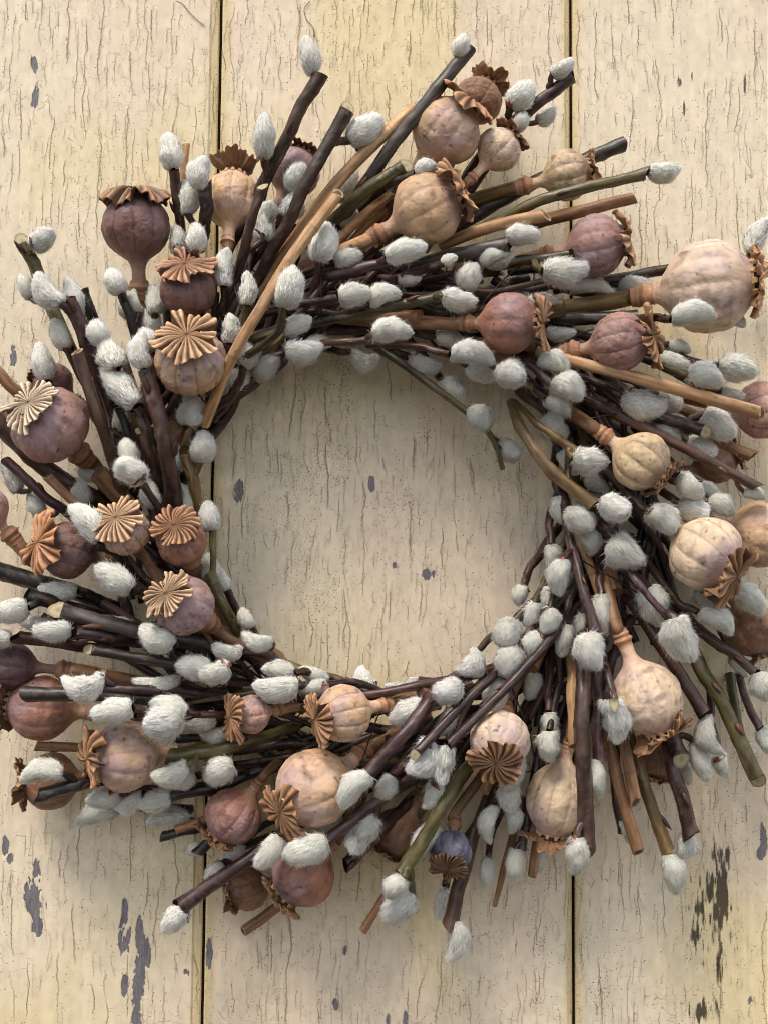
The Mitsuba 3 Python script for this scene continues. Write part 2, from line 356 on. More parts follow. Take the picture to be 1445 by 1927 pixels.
def catkin_mesh(c, ax, L, Wd, seed, mess=0.25, nh=None):
    """furry bud: an egg-shaped core and many tapering hairs that lie forward along it; metres"""
    R = np.random.default_rng(seed + 5000)
    fr = frame(ax)
    nt, na = 14, 16
    flat = R.uniform(0.88, 1.0); blend = R.uniform(0.35, 0.9)

    def rad(t):
        t = np.clip(t, 0, 1)
        egg = np.clip(np.sin(math.pi * t ** 0.80), 0, 1) ** 0.60
        full = np.clip(1 - np.abs(2 * t - 0.92) ** 2.1 / 1.08 ** 2.1, 0, 1) ** 0.5 * (1.06 - 0.22 * t)
        return Wd / 2 * (blend * egg + (1 - blend) * full)

    bend = R.normal(size=2) * 0.09 * L

    def at(t, a, k):
        r = rad(t) * k
        bx = bend[0] * np.sin(math.pi * t); by = bend[1] * np.sin(math.pi * t)
        lump = 1 + 0.28 * (meshkit.noise(np.stack([np.cos(a) * 1.3, np.sin(a) * 1.3, t * 4], -1) + seed * 1.7, 4) - 0.5)
        return np.stack([r * lump * np.cos(a) + bx, r * lump * np.sin(a) * flat + by, (t - 0.5) * L * 0.94], -1)

    tt, aa = np.meshgrid(np.linspace(0.0, 1.0, nt), np.arange(na) * 2 * math.pi / na, indexing='ij')
    core = at(tt, aa, 0.93).reshape(-1, 3)
    i, j = np.meshgrid(np.arange(nt - 1), np.arange(na), indexing='ij')
    A, B, C, D = i * na + j, i * na + (j + 1) % na, (i + 1) * na + (j + 1) % na, (i + 1) * na + j
    cf = np.vstack([np.stack([A, B, C], -1).reshape(-1, 3), np.stack([A, C, D], -1).reshape(-1, 3)])
    cn = core.copy(); cn[:, 2] *= 0.6; cn /= np.linalg.norm(cn, axis=1, keepdims=True) + 1e-9
    nh = nh or int(np.clip(3600 * (L * Wd) / (0.017 * 0.012), 1200, 4200))
    t = R.uniform(0.0, 1.0, nh) ** 0.95 * 0.97; a = R.uniform(0, 2 * math.pi, nh)
    root = at(t, a, 0.88)
    e = 1e-3
    tang = at(np.clip(t + e, 0, 1), a, 0.86) - at(np.clip(t - e, 0, 1), a, 0.86); tang /= np.linalg.norm(tang, axis=1, keepdims=True) + 1e-12
    nrm = np.stack([np.cos(a), np.sin(a), np.zeros(nh)], 1); nrm -= tang * (nrm * tang).sum(1, keepdims=True); nrm /= np.linalg.norm(nrm, axis=1, keepdims=True) + 1e-12
    q = root / Wd * 2.6
    cl = np.stack([meshkit.noise(q + seed * 2.3 + 31 * k, 6 + k) - 0.5 for k in range(3)], 1)
    lift = R.uniform(0.05, 0.36, nh)[:, None]
    fly = R.uniform(size=nh) < 0.045
    lift[fly] = R.uniform(0.7, 1.1, fly.sum())[:, None]
    d = tang * (1 - lift * 0.5) + nrm * lift + cl * (0.12 + 0.8 * mess) + R.normal(size=(nh, 3)) * 0.09
    d /= np.linalg.norm(d, axis=1, keepdims=True)
    ln = Wd * R.uniform(0.11, 0.22, nh) * np.where(fly, 1.25, 1.0) * (1 + 0.5 * mess) * (1 - 0.35 * (t > 0.85))
    sd = np.cross(d, R.normal(size=(nh, 3))); sd /= np.linalg.norm(sd, axis=1, keepdims=True) + 1e-12
    w = Wd * R.uniform(0.008, 0.015, nh) * np.where(fly, 0.6, 1.0)
    mid = root + d * (ln * 0.55)[:, None]
    tip = root + (d * 0.97 + tang * 0.12) * ln[:, None]
    hv = np.stack([root - sd * w[:, None], root + sd * w[:, None], mid + sd * (w * 0.7)[:, None], mid - sd * (w * 0.7)[:, None], tip], 1).reshape(-1, 3)
    k = np.arange(nh)[:, None] * 5
    hf = (k[:, :, None] + np.array([[0, 1, 2], [0, 2, 3], [3, 2, 4]])[None]).reshape(-1, 3)
    hn = nrm * 0.75 + d * 0.25 + R.normal(size=(nh, 3)) * 0.12; hn /= np.linalg.norm(hn, axis=1, keepdims=True)
    hn = np.repeat(hn, 5, 0)
    tone = R.uniform(0.72, 1.0, nh)
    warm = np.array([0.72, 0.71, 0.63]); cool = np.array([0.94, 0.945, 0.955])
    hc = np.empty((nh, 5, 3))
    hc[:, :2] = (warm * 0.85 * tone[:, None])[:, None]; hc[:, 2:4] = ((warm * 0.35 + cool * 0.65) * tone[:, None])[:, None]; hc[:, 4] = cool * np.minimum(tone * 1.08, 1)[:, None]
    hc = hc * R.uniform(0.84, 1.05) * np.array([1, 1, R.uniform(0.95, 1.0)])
    cc = np.repeat([[0.50, 0.50, 0.43]], len(core), 0)
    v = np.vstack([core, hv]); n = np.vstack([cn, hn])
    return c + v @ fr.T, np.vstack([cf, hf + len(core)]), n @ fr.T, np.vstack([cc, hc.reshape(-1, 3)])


def scale_mesh(c, ax, L, Wd, seed, side=None):
    """the brown bud scale: a ragged half cup that still holds the foot of a catkin"""
    R = np.random.default_rng(seed + 900)
    fr = frame(ax); nt, na = 7, 12
    a0 = R.uniform(0, 6.28)
    tt, aa = np.meshgrid(np.linspace(0, 1, nt), np.linspace(-1, 1, na) * 2.3 + a0, indexing='ij')
    reach = 0.30 * (1 - 0.55 * np.abs(np.linspace(-1, 1, na)) ** 2) * R.uniform(0.85, 1.15, na)
    t = tt * reach[None]
    r = Wd / 2 * (0.18 + 0.80 * np.sin(np.clip(t / 0.45, 0, 1) * math.pi / 2))
    v = np.stack([r * np.cos(aa), r * np.sin(aa), (t - 0.53) * L], -1).reshape(-1, 3)
    i, j = np.meshgrid(np.arange(nt - 1), np.arange(na - 1), indexing='ij')
    A = i * na + j
    f = np.vstack([np.stack([A, A + 1, A + na + 1], -1).reshape(-1, 3), np.stack([A, A + na + 1, A + na], -1).reshape(-1, 3)])
    inner = v.copy(); inner[:, :2] *= 0.93; inner[:, 2] += 0.0002
    col = np.array([0.13, 0.035, 0.02]) * (0.6 + 0.9 * meshkit.noise(v * 900, 3))[:, None]
    return c + np.vstack([v, inner]) @ fr.T, np.vstack([f, f[:, ::-1] + len(v)]), np.vstack([col, col * 0.8])


def pod_profile(neck, elong):
    """(z, r) of a seed pod of body radius 1: z = 0 at the widest, the neck runs down to -elong - neck"""
    e = elong
    neck = neck * 0.85
    z = np.array([-e - neck, -e - neck * 0.8, -e - neck * 0.35, -e * 1.0, -e * 0.86, -e * 0.66, -e * 0.36, 0.0, e * 0.34, e * 0.62, e * 0.82, e * 0.94, e * 0.99])
    r = np.array([0.26, 0.215, 0.205, 0.29, 0.46, 0.71, 0.92, 1.0, 0.95, 0.79, 0.58, 0.44, 0.40])
    from scipy.interpolate import PchipInterpolator
    zz = np.concatenate([np.linspace(z[0], z[3], 14, endpoint=False), np.linspace(z[3], z[-1], 54)])
    return zz, PchipInterpolator(z, r)(zz)


TONES = {'tan': ((0.51, 0.335, 0.20), (0.38, 0.265, 0.26)), 'pale': ((0.64, 0.49, 0.34), (0.47, 0.345, 0.325)), 'red': ((0.30, 0.135, 0.085), (0.27, 0.165, 0.165)),
         'mauve': ((0.31, 0.175, 0.145), (0.33, 0.23, 0.25)), 'maroon': ((0.18, 0.09, 0.072), (0.17, 0.11, 0.12)), 'orange': ((0.61, 0.39, 0.22), (0.47, 0.33, 0.29)),
         'straw': ((0.52, 0.39, 0.24), (0.38, 0.28, 0.19)), 'violet': ((0.135, 0.135, 0.195), (0.07, 0.062, 0.085)), 'brown': ((0.225, 0.115, 0.062), (0.17, 0.085, 0.055)),
         'pink': ((0.45, 0.26, 0.21), (0.38, 0.25, 0.25)), 'dark': ((0.10, 0.055, 0.06), (0.085, 0.05, 0.075))}
GOLD = np.array([0.31, 0.168, 0.086])


def make_poppy(label, x, y, r, ang, tilt, z, tone, stem, elong=0.95, rc=0.9, n=11, neck=0.75, crown='flat', nribs=10, ctone=1.0, stemkind='b', seed=0, rib=0.028, cup=None, lobed=0.0, sr=10, ccol=None):
    R = np.random.default_rng(seed + 77)
    key = thing('poppy_head', label, 'poppy head', 'dried poppy seed heads in the wreath')
    c = P(x, y, z / 1000.0); sc = S(c); rm = r * sc
    ax = axis3(ang, tilt); fr = frame(ax)
    na = 120
    zz, pr = pod_profile(neck, elong)
    a = np.arange(na) * 2 * math.pi / na
    Z, A = np.meshgrid(zz, a, indexing='ij')
    body = np.clip((pr - 0.3) / 0.5, 0, 1)[:, None]
    ph = R.uniform(0, 6.28)
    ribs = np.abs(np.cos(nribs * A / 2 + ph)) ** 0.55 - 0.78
    q = np.stack([np.cos(A) * pr[:, None], np.sin(A) * pr[:, None], Z], -1)
    wr = meshkit.fbm(np.stack([np.cos(A) * 5.0, np.sin(A) * 5.0, Z * 6], -1) + seed * 2.1, 3, 12) - 0.5
    lump = (meshkit.fbm(q * 1.5 + seed * 5.1, 3, 11) - 0.5) * 0.13 + wr * (0.016 + 0.022 * (seed % 3)) + (meshkit.noise(q * 12 + seed, 13) - 0.5) * 0.010
    if lobed:
        lump = lump + lobed * np.cos(5 * A)
    rr = pr[:, None] * (1 + body * (rib * 2.6 * ribs * np.cos(np.clip(Z / elong, -1, 1) * 1.3) + lump) + (1 - body) * lump * 0.4)
    v = np.stack([rr * np.cos(A), rr * np.sin(A), Z], -1).reshape(-1, 3)
    nz = len(zz)
    i, j = np.meshgrid(np.arange(nz - 1), np.arange(na), indexing='ij')
    fa, fb, fc_, fd = i * na + j, i * na + (j + 1) % na, (i + 1) * na + (j + 1) % na, (i + 1) * na + j
    f = np.vstack([np.stack([fa, fb, fc_], -1).reshape(-1, 3), np.stack([fa, fc_, fd], -1).reshape(-1, 3)])
    lo, hi = (np.array(t) for t in TONES[tone])
    qf = q.reshape(-1, 3)
    m = meshkit.fbm(qf * np.array([1.7, 1.7, 0.8]) + seed * 1.3, 4, 21)
    top = np.clip((qf[:, 2] / elong - 0.05) * 1.0, 0, 1)
    w = np.clip((m - 0.45) * 2.6 + top * 0.75, 0, 1)[:, None]
    col = lo * (1 - w) + hi * w
    low = np.clip((-qf[:, 2] / elong - 0.75) * 2.5, 0, 1)[:, None]
    col = col * (1 - low * 0.6) + np.array([0.36, 0.235, 0.165]) * low * 0.6 * (0.55 + 0.9 * lo.mean() / 0.28)
    col = col * (0.74 + 0.52 * meshkit.fbm(qf * np.array([6, 6, 3.0]) + seed, 4, 31))[:, None] * (1 + 0.35 * wr.reshape(-1, 1))
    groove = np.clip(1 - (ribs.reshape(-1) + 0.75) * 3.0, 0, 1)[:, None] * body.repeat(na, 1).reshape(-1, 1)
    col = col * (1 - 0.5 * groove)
    blot = np.clip((meshkit.fbm(qf * 2.6 + seed * 9 + 4, 3, 41) - 0.64) * 9, 0, 1)[:, None]
    col = col * (1 - 0.5 * blot) + np.array([0.05, 0.022, 0.016]) * 0.5 * blot
    vein = np.clip(1 - np.abs(meshkit.fbm(np.stack([np.cos(A) * 3.5, np.sin(A) * 3.5, Z * 1.6], -1).reshape(-1, 3) + seed * 1.9, 3, 81) - 0.5) * 22, 0, 1)[:, None] * body.repeat(na, 1).reshape(-1, 1)
    col = col * (1 - 0.30 * vein)
    bloom = np.clip((meshkit.fbm(qf * np.array([2.2, 2.2, 1.4]) + seed * 4 + 50, 4, 91) - 0.47) * 3.5, 0, 1)[:, None] * np.clip(qf[:, 2:] / elong + 0.9, 0, 1)
    col = col * (1 - 0.22 * bloom) + np.array([0.50, 0.42, 0.46]) * (0.45 + 0.55 * lo.mean() / 0.35) * 0.22 * bloom
    spot = np.clip((meshkit.noise(qf * 7.5 + seed * 3, 51) - 0.84) * 12, 0, 1)[:, None] * body.repeat(na, 1).reshape(-1, 1)
    col = col * (1 - 0.72 * spot)
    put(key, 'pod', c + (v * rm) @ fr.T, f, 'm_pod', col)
    # the collar: a ringed swelling where the pod joins its stem
    sr_m = sr * sc
    zb = zz[0] * rm
    zc = np.linspace(-1.35, 1.0, 15) * sr_m
    rc_ = sr_m * (1.02 + 0.34 * np.exp(-((zc / sr_m - 0.15) / 0.32) ** 2) + 0.16 * np.exp(-((zc / sr_m + 0.62) / 0.18) ** 2))
    rc_[-1] = pr[0] * rm * 0.9
    ctr = np.stack([zc * 0, zc * 0, zc + zb], 1) @ fr.T + c
    cv, cf, cs, ca, _ = tube(ctr, rc_, 20)
    cc = np.array([0.33, 0.17, 0.095]) * (0.6 + 0.45 * lo.mean() / 0.28) * (0.7 + 0.5 * meshkit.noise(cv * 700, 5))[:, None]
    dark = np.clip(1 - np.abs(cs - 0.42) * 9, 0, 1)[:, None]
    put(key, 'collar', cv, cf, 'm_pod', cc * (1 - 0.6 * dark))
    # the stem, back into the bundle
    p0 = c + fr[:, 2] * (zb - 1.0 * sr_m)
    pts = [P(*q_[:2], q_[2] / 1000.0) for q_ in stem][::-1] + [p0 - fr[:, 2] * 2.0 * sr_m, p0]
    stalk(key, pts, sr_m * 1.05, sr_m * 0.95, stemkind, cut=False, seed=seed + 40, mat='m_straw')
    # the crown: a lobed disc of stigma rays with dark furrows
    cup = (0.10 if crown == 'flat' else -0.25) if cup is None else cup
    RC = rc * r * sc
    per, nr = 12, 15
    th = np.arange(n * per) * 2 * math.pi / (n * per)
    phi = ((np.arange(n * per) + 0.5) % per) / per - 0.5                   # -0.5..0.5 across a ray
    idx = np.arange(n * per) // per
    lk = R.uniform(0.86, 1.08, n); lk[R.uniform(size=n) < 0.14] *= 0.8; lenk = lk[idx]; dk = R.normal(0, 0.14, n)[idx]; tw = R.normal(0, 0.35, n)[idx]
    out = 1 - 0.15 * np.abs(phi * 2) ** 6 - 0.045 * np.exp(-(phi / 0.08) ** 2)
    Rth = lenk * out
    rho = np.linspace(0, 1, nr) ** 0.9
    RH, PH = np.meshgrid(rho, phi, indexing='ij')
    furrow = np.exp(-((np.abs(PH) - 0.5) / 0.12) ** 2); mid = np.exp(-(PH / 0.10) ** 2); lip = np.exp(-((np.abs(PH) - 0.27) / 0.10) ** 2)
    amp = np.clip(RH * 2.2, 0, 1)
    hz = -cup * RH ** 2.2 + dk[None] * RH ** 2 + amp * (0.04 * lip - 0.05 * furrow - 0.03 * mid) + tw[None] * PH * RH ** 2 * 0.35 - 0.04 * np.clip(RH - 0.82, 0, 1) * 3
    wob = (meshkit.fbm(np.stack([RH * np.cos(th)[None] * 3, RH * np.sin(th)[None] * 3, RH * 0 + seed], -1), 3, 61) - 0.5)
    hz = hz + 0.30 * wob * RH ** 1.5
    swirl = (0.05 * dk + 0.30 * tw / n)[None] * RH + R.uniform(-0.25, 0.25) * RH ** 2
    X = RH * Rth[None] * np.cos(th[None] + swirl); Y = RH * Rth[None] * np.sin(th[None] + swirl)
    zt = elong * rm + RC * 0.17
    topv = np.stack([X * RC, Y * RC, hz * RC + zt], -1).reshape(-1, 3)
    thick = RC * (0.065 - 0.035 * RH).reshape(-1)
    botv = topv.copy(); botv[:, 2] -= thick; botv[:, :2] *= 0.985
    m2 = n * per
    i, j = np.meshgrid(np.arange(nr - 1), np.arange(m2), indexing='ij')
    fa, fb, fc_, fd = i * m2 + j, i * m2 + (j + 1) % m2, (i + 1) * m2 + (j + 1) % m2, (i + 1) * m2 + j
    ft = np.vstack([np.stack([fd, fc_, fa], -1).reshape(-1, 3), np.stack([fc_, fb, fa], -1).reshape(-1, 3)])
    N = len(topv); e0 = (nr - 1) * m2
    jj = np.arange(m2); k2 = (jj + 1) % m2
    rim = np.vstack([np.stack([e0 + jj, N + e0 + jj, N + e0 + k2], 1), np.stack([e0 + jj, N + e0 + k2, e0 + k2], 1)])
    cv = np.vstack([topv, botv]); cfc = np.vstack([ft, ft[:, ::-1] + N, rim])
    g = (GOLD if ccol is None else np.array(ccol)) * ctone * R.uniform(0.9, 1.1)
    fur = np.clip(furrow * (0.35 + 0.65 * (RH > 0.08)) + 0.95 * mid * np.clip(RH * 3 - 0.2, 0, 1) + np.exp(-(RH / 0.07) ** 2), 0, 1).reshape(-1, 1)
    ct = (g * (0.72 + 0.55 * meshkit.fbm(topv / RC * 5 + seed, 3, 71))[:, None]) * (1 - fur) + np.array([0.040, 0.015, 0.008]) * fur
    ct = ct * (0.85 + (0.75 * lip + 0.35 * np.clip((RH - 0.75) * 4, 0, 1)).reshape(-1, 1) * RH.reshape(-1, 1))
    cb = g * 0.7 * (0.7 + 0.6 * meshkit.fbm(topv / RC * 4 + seed + 8, 3, 72))[:, None]
    put(key, 'crown', c + cv @ fr.T, cfc, 'm_crown', np.vstack([ct, cb]))
    # the ring of little pore flaps under the crown
    pv, pf = [], []
    for k in range(n):
        al = (k + 0.5) * 2 * math.pi / n
        o = np.array([math.cos(al), math.sin(al), 0]); tt_ = np.array([-math.sin(al), math.cos(al), 0]); up_ = np.array([0, 0, 1.0])
        base = o * 0.42 * rm + up_ * 0.93 * elong * rm
        wv, hv, dv = 0.075 * rm, 0.07 * elong * rm + RC * 0.07, 0.05 * rm
        prof = [(-0.10, 0.0), (0.9, 0.02), (0.55, 0.45), (0.25, 1.0), (-0.4, 1.0)]
        b0 = sum(len(q_) for q_ in pv)
        vs = [base + o * dv * pz * 1.5 + up_ * hv * pu + tt_ * wv * sgn * (1.0 if pu < 0.3 else 0.62) for sgn in (-1, 1) for pz, pu in prof]
        pv.append(np.array(vs))
        mm_ = len(prof)
        for q_ in range(mm_):
            w_ = (q_ + 1) % mm_
            pf += [(b0 + q_, b0 + w_, b0 + mm_ + w_), (b0 + q_, b0 + mm_ + w_, b0 + mm_ + q_)]
        pf += [(b0, b0 + q_ + 1, b0 + q_) for q_ in range(1, mm_ - 1)] + [(b0 + mm_, b0 + mm_ + q_, b0 + mm_ + q_ + 1) for q_ in range(1, mm_ - 1)]
    core = [np.array([0.36 * rm * math.cos(t_), 0.36 * rm * math.sin(t_), h_]) for h_ in (0.90 * elong * rm, zt - RC * 0.03) for t_ in np.arange(16) * math.pi / 8]
    b0 = sum(len(q_) for q_ in pv); pv.append(np.array(core))
    pf += [(b0 + q_, b0 + (q_ + 1) % 16, b0 + 16 + (q_ + 1) % 16) for q_ in range(16)] + [(b0 + q_, b0 + 16 + (q_ + 1) % 16, b0 + 16 + q_) for q_ in range(16)]
    pv = np.vstack(pv)
    pc = np.repeat([np.array([0.44, 0.28, 0.15]) * (0.55 + 0.5 * lo.mean() / 0.28)], len(pv), 0); pc[-32:] = (0.05, 0.022, 0.012)
    put(key, 'pore_ring', c + pv @ fr.T, pf, 'm_crown', pc, smooth=False)
    return key


# ------------------------------------------------------------------ layout of the wreath (photo pixels, heights in mm)
# poppy heads: short name, label, x, y, radius, direction, tilt to the viewer, height, tone, stem points, more
POP = [
    ('the dark poppy head at top left', 'dark brown poppy head standing alone at top left, upright on a long neck', 257, 428, 63, 92, 12, 35, 'maroon', [(270, 640, 25), (265, 590, 30)], dict(elong=1.0, rc=1.05, neck=0.95, cup=0.42, ctone=0.8, n=11, sr=17)),
    ('the orange poppy head with upturned crown', 'orange brown poppy head with an upturned crown like a toothed bowl, at upper left', 437, 378, 55, 88, -14, 26, 'orange', [(430, 560, 12), (436, 500, 18)], dict(crown='cup', rc=0.95, cup=-0.45, elong=1.0, ctone=0.9)),
    ('the lilac poppy head at upper left', 'lilac tinted poppy head behind a furry catkin, near the upper left plank joint', 553, 325, 48, 66, -6, 22, 'mauve', [(525, 460, 10), (535, 410, 15)], dict(rc=0.85, cup=0.15, ctone=0.7, neck=0.9)),
    ('the small maroon poppy head under a wide crown', 'small maroon poppy head under a wide copper crown, above a larger tan one', 355, 548, 53, 91, 44, 42, 'maroon', [(360, 700, 25)], dict(ccol=(0.36, 0.20, 0.12), rc=1.12, n=13, elong=0.9)),
    ('the tan poppy head left of the long straw stem', 'tan brown poppy head with broad flower-like crown, left of the long slanting straw stem', 360, 682, 67, 88, 56, 54, 'tan', [(300, 870, 24), (330, 800, 40)], dict(ccol=(0.44, 0.27, 0.15), rc=0.98, n=12, elong=0.92, neck=0.55, sr=14)),
    ('the big mauve poppy head at left', 'big mauve poppy head with cream and brown striped crown, at the left edge', 97, 800, 75, 128, 54, 48, 'mauve', [(250, 960, 25), (185, 890, 38)], dict(rc=0.78, n=15, elong=0.85, ctone=1.0, ccol=(0.58, 0.47, 0.34), neck=0.5, sr=19)),
    ('the hidden poppy head behind the striped crown', 'dark poppy head mostly hidden behind the cream striped crown, far left', 100, 722, 40, 145, 10, 26, 'maroon', [(190, 800, 15)], dict(rc=0.85, ctone=0.8, neck=0.5)),
    ('the mottled tan poppy head in the left trio', 'mottled tan poppy head with pale orange crown facing out, upper one of the left trio', 237, 1000, 47, 112, 60, 52, 'tan', [(310, 1110, 35)], dict(ccol=(0.50, 0.33, 0.20), rc=1.14, n=12, elong=0.9, neck=0.5)),
    ('the red-brown poppy head in the left trio', 'red brown poppy head with copper crown, right one of the left trio beside the opening', 343, 1020, 47, 105, 54, 50, 'red', [(425, 1190, 25), (392, 1120, 38)], dict(ccol=(0.34, 0.18, 0.10), rc=1.06, n=13, ctone=0.95, elong=0.95, neck=0.55, sr=14)),
    ('the brown-mauve poppy head at the opening', 'brownish mauve poppy head with striped golden crown, lowest of the left trio', 348, 1140, 57, 137, 56, 55, 'mauve', [(520, 1240, 28), (455, 1210, 42)], dict(ccol=(0.47, 0.32, 0.20), rc=0.94, n=14, elong=0.95, neck=0.55, sr=17)),
    ('the dark poppy head with orange crown at left', 'dark two-lobed poppy head with large orange crown turned to the left edge', 128, 1035, 54, 165, 40, 42, 'maroon', [(250, 1110, 20)], dict(ccol=(0.42, 0.205, 0.10), rc=1.22, n=9, ctone=1.05, lobed=0.05, neck=0.45)),
    ('the cut-off poppy head at the left edge', 'small pinkish poppy head cut off by the left edge, with ringed collar', -24, 958, 42, 130, 15, 34, 'pink', [(75, 1060, 15), (50, 1035, 25)], dict(neck=0.7, sr=15)),
    ('the purple poppy head at the left edge', 'dark purple poppy head at the left edge with long brown neck', 22, 1252, 44, 175, 5, 34, 'dark', [(330, 1300, 12), (190, 1282, 24)], dict(neck=1.3, sr=15, elong=1.1)),
    ('the red-brown poppy head under the broken twig', 'chestnut poppy head lying under a broken grey twig at the left edge', 80, 1333, 60, 174, 4, 30, 'red', [(330, 1350, 10), (230, 1348, 18)], dict(rc=0.95, neck=0.6, elong=1.05, ctone=0.75)),
    ('the round tan poppy head at lower left', 'round tan poppy head with lilac shine and big ragged crown, at lower left', 238, 1422, 66, 182, 28, 44, 'tan', [(480, 1360, 20), (385, 1388, 30)], dict(rc=1.02, n=9, ctone=1.05, elong=0.95, neck=0.6)),
    ('the tan poppy head at bottom left', 'tan poppy head partly covered by a grey catkin, lowest at the left edge', 97, 1470, 54, 184, 8, 24, 'brown', [(330, 1450, 8), (220, 1462, 14)], dict(rc=0.95, n=10, ctone=0.95)),
    ('the small pink poppy head', 'small wrinkled pink poppy head with golden crown, left below the opening', 474, 1344, 36, 186, 30, 50, 'pink', [(640, 1322, 28), (570, 1334, 42)], dict(rc=1.4, n=10, ctone=1.1, elong=1.0, neck=0.5, rib=0.035)),
    ('the orange poppy head below the opening', 'pale orange poppy head with slim white neck, just below the opening', 647, 1342, 54, 190, 30, 55, 'orange', [(880, 1270, 24), (790, 1300, 46)], dict(rc=1.0, n=10, ctone=1.1, elong=0.98, neck=0.75, sr=12)),
    ('the large pale orange poppy head', 'large pale orange poppy head with wrinkled skin, at the bottom of the ring', 592, 1482, 72, 212, 34, 46, 'orange', [(800, 1350, 20), (735, 1396, 34)], dict(rc=0.80, n=9, ctone=1.0, elong=1.05, neck=0.7, sr=16)),
    ('the purple-red poppy head at the bottom', 'purple red poppy head with small crumpled crown, hanging at lower left', 440, 1535, 54, 233, 5, 34, 'red', [(560, 1400, 10), (500, 1455, 20)], dict(rc=0.92, n=9, ctone=0.7, elong=0.95, neck=0.4, rib=0.035)),
    ('the rust poppy head under the white catkin', 'rust red poppy head under a big white catkin at the bottom of the ring', 572, 1645, 60, 225, 8, 34, 'red', [(690, 1480, 8), (640, 1560, 18)], dict(rc=1.0, n=9, ctone=0.75, neck=0.5, rib=0.035)),
    ('the small brown poppy head at the bottom', 'small ribbed brown poppy head at the very bottom, beside the joint', 468, 1673, 40, 196, 8, 18, 'brown', [(620, 1590, 4), (540, 1640, 10)], dict(rc=1.0, n=9, ctone=0.7, neck=0.5)),
    ('the blue-violet poppy head', 'small lumpy blue violet poppy head with brown fan crown', 848, 1600, 39, 256, 50, 40, 'violet', [(955, 1400, 20), (910, 1490, 34)], dict(rc=1.0, n=14, ctone=0.5, lobed=0.07, neck=0.75, sr=11)),
    ('the cream poppy head at bottom centre', 'cream and mauve poppy head hanging down with a broad star crown, right of bottom centre', 940, 1393, 57, 250, 54, 54, 'pale', [(1040, 1170, 20), (1000, 1258, 42)], dict(rc=0.95, n=9, ctone=0.85, elong=1.0, neck=0.6, sr=13)),
    ('the half-covered cream poppy head', 'cream poppy head half covered by a thick upright twig, at lower right', 1048, 1502, 58, 259, -4, 34, 'pale', [(1085, 1300, 14), (1075, 1380, 24)], dict(rc=1.0, n=9, ctone=1.2, elong=1.2, neck=0.6)),
    ('the large pinkish poppy head at lower right', 'large pinkish poppy head hanging down with golden frilled skirt crown, at lower right', 1216, 1312, 65, 292, 2, 50, 'pale', [(1128, 1030, 24), (1160, 1115, 42)], dict(rc=1.02, n=11, ctone=1.3, elong=1.08, neck=0.85, sr=14, cup=0.15)),
    ('the spotted cream poppy head at right', 'round cream poppy head with dark spots and a curled brown crown, at right', 1325, 1040, 72, 318, 30, 52, 'pale', [(1150, 930, 15), (1230, 975, 34)], dict(rc=0.98, n=10, ctone=1.0, elong=0.9, neck=0.5)),
    ('the freckled brown poppy head at the right edge', 'freckled light brown poppy head cut off by the right edge, behind the spotted cream one', 1428, 1005, 62, 350, 0, 34, 'tan', [(1270, 960, 10), (1340, 980, 20)], dict(neck=0.5)),
    ('the brown poppy head low at the right edge', 'brown dotted poppy head at the right edge, below the curled crown', 1412, 1185, 52, 300, 0, 28, 'brown', [(1270, 1050, 5), (1340, 1110, 14)], dict(rc=0.8, n=9, ctone=0.8, neck=0.5)),
    ('the straw-yellow ribbed poppy head', 'straw yellow strongly ribbed poppy head with shrivelled brown crown, right of the opening', 1204, 868, 56, 322, 10, 52, 'straw', [(1050, 760, 20), (1085, 785, 40)], dict(rc=0.86, n=10, ctone=0.65, rib=0.05, nribs=9, neck=0.6, sr=14)),
    ('the largest poppy head', 'largest poppy head, smooth cream with ribbed shadow lines, at the upper right edge', 1330, 540, 86, 4, 20, 44, 'pale', [(900, 605, 26), (1060, 578, 36)], dict(rc=0.86, n=11, ctone=1.5, neck=0.42, elong=1.0, sr=18, stemkind='m', rib=0.03)),
    ('the mauve-brown poppy head at right', 'mauve brown poppy head with upright gold crown, in front of the largest one', 1165, 643, 56, 8, 24, 56, 'mauve', [(860, 655, 28), (1000, 648, 46)], dict(rc=1.12, n=10, ctone=1.2, neck=0.75, sr=17, elong=0.98)),
    ('the red-brown poppy head above the opening', 'reddish brown poppy head facing right, above right of the opening', 957, 608, 57, 356, 20, 55, 'red', [(640, 598, 22), (790, 596, 44)], dict(rc=1.0, n=10, ctone=1.1, neck=0.5, sr=14, elong=0.98)),
    ('the lilac-brown poppy head at upper right', 'lilac brown poppy head with crown seen edge on, at upper right', 1120, 462, 58, 8, 12, 40, 'mauve', [(860, 510, 14), (960, 482, 26)], dict(rc=1.0, n=9, ctone=1.15, neck=0.75, sr=14)),
    ('the grey-tan ribbed poppy head at upper right', 'grey tan ribbed poppy head with papery pale crown, at upper right', 1065, 330, 47, 12, 8, 30, 'straw', [(820, 400, 10), (930, 370, 20)], dict(rc=0.95, n=9, ctone=1.5, neck=0.85, sr=14, rib=0.04, stemkind='m')),
    ('the tan poppy head with violet top', 'tan poppy head with violet sheen and tall ragged crown, upper centre', 803, 392, 68, 24, 16, 46, 'tan', [(560, 510, 14), (640, 472, 34)], dict(rc=1.02, n=8, ctone=1.15, neck=0.65, sr=15, stemkind='s')),
    ('the tan poppy head near the top', 'tan poppy head near the top with a crown turned to upper right', 838, 248, 65, 50, 14, 40, 'tan', [(690, 480, 8), (750, 370, 22)], dict(rc=1.05, n=9, ctone=1.15, neck=0.8, sr=14)),
    ('the topmost poppy head', 'topmost poppy head, brown, half behind another with its toothed crown seen from behind', 898, 190, 45, 62, -14, 24, 'brown', [(800, 420, 5), (850, 300, 12)], dict(rc=0.98, n=9, ctone=1.2, crown='cup', cup=-0.2)),
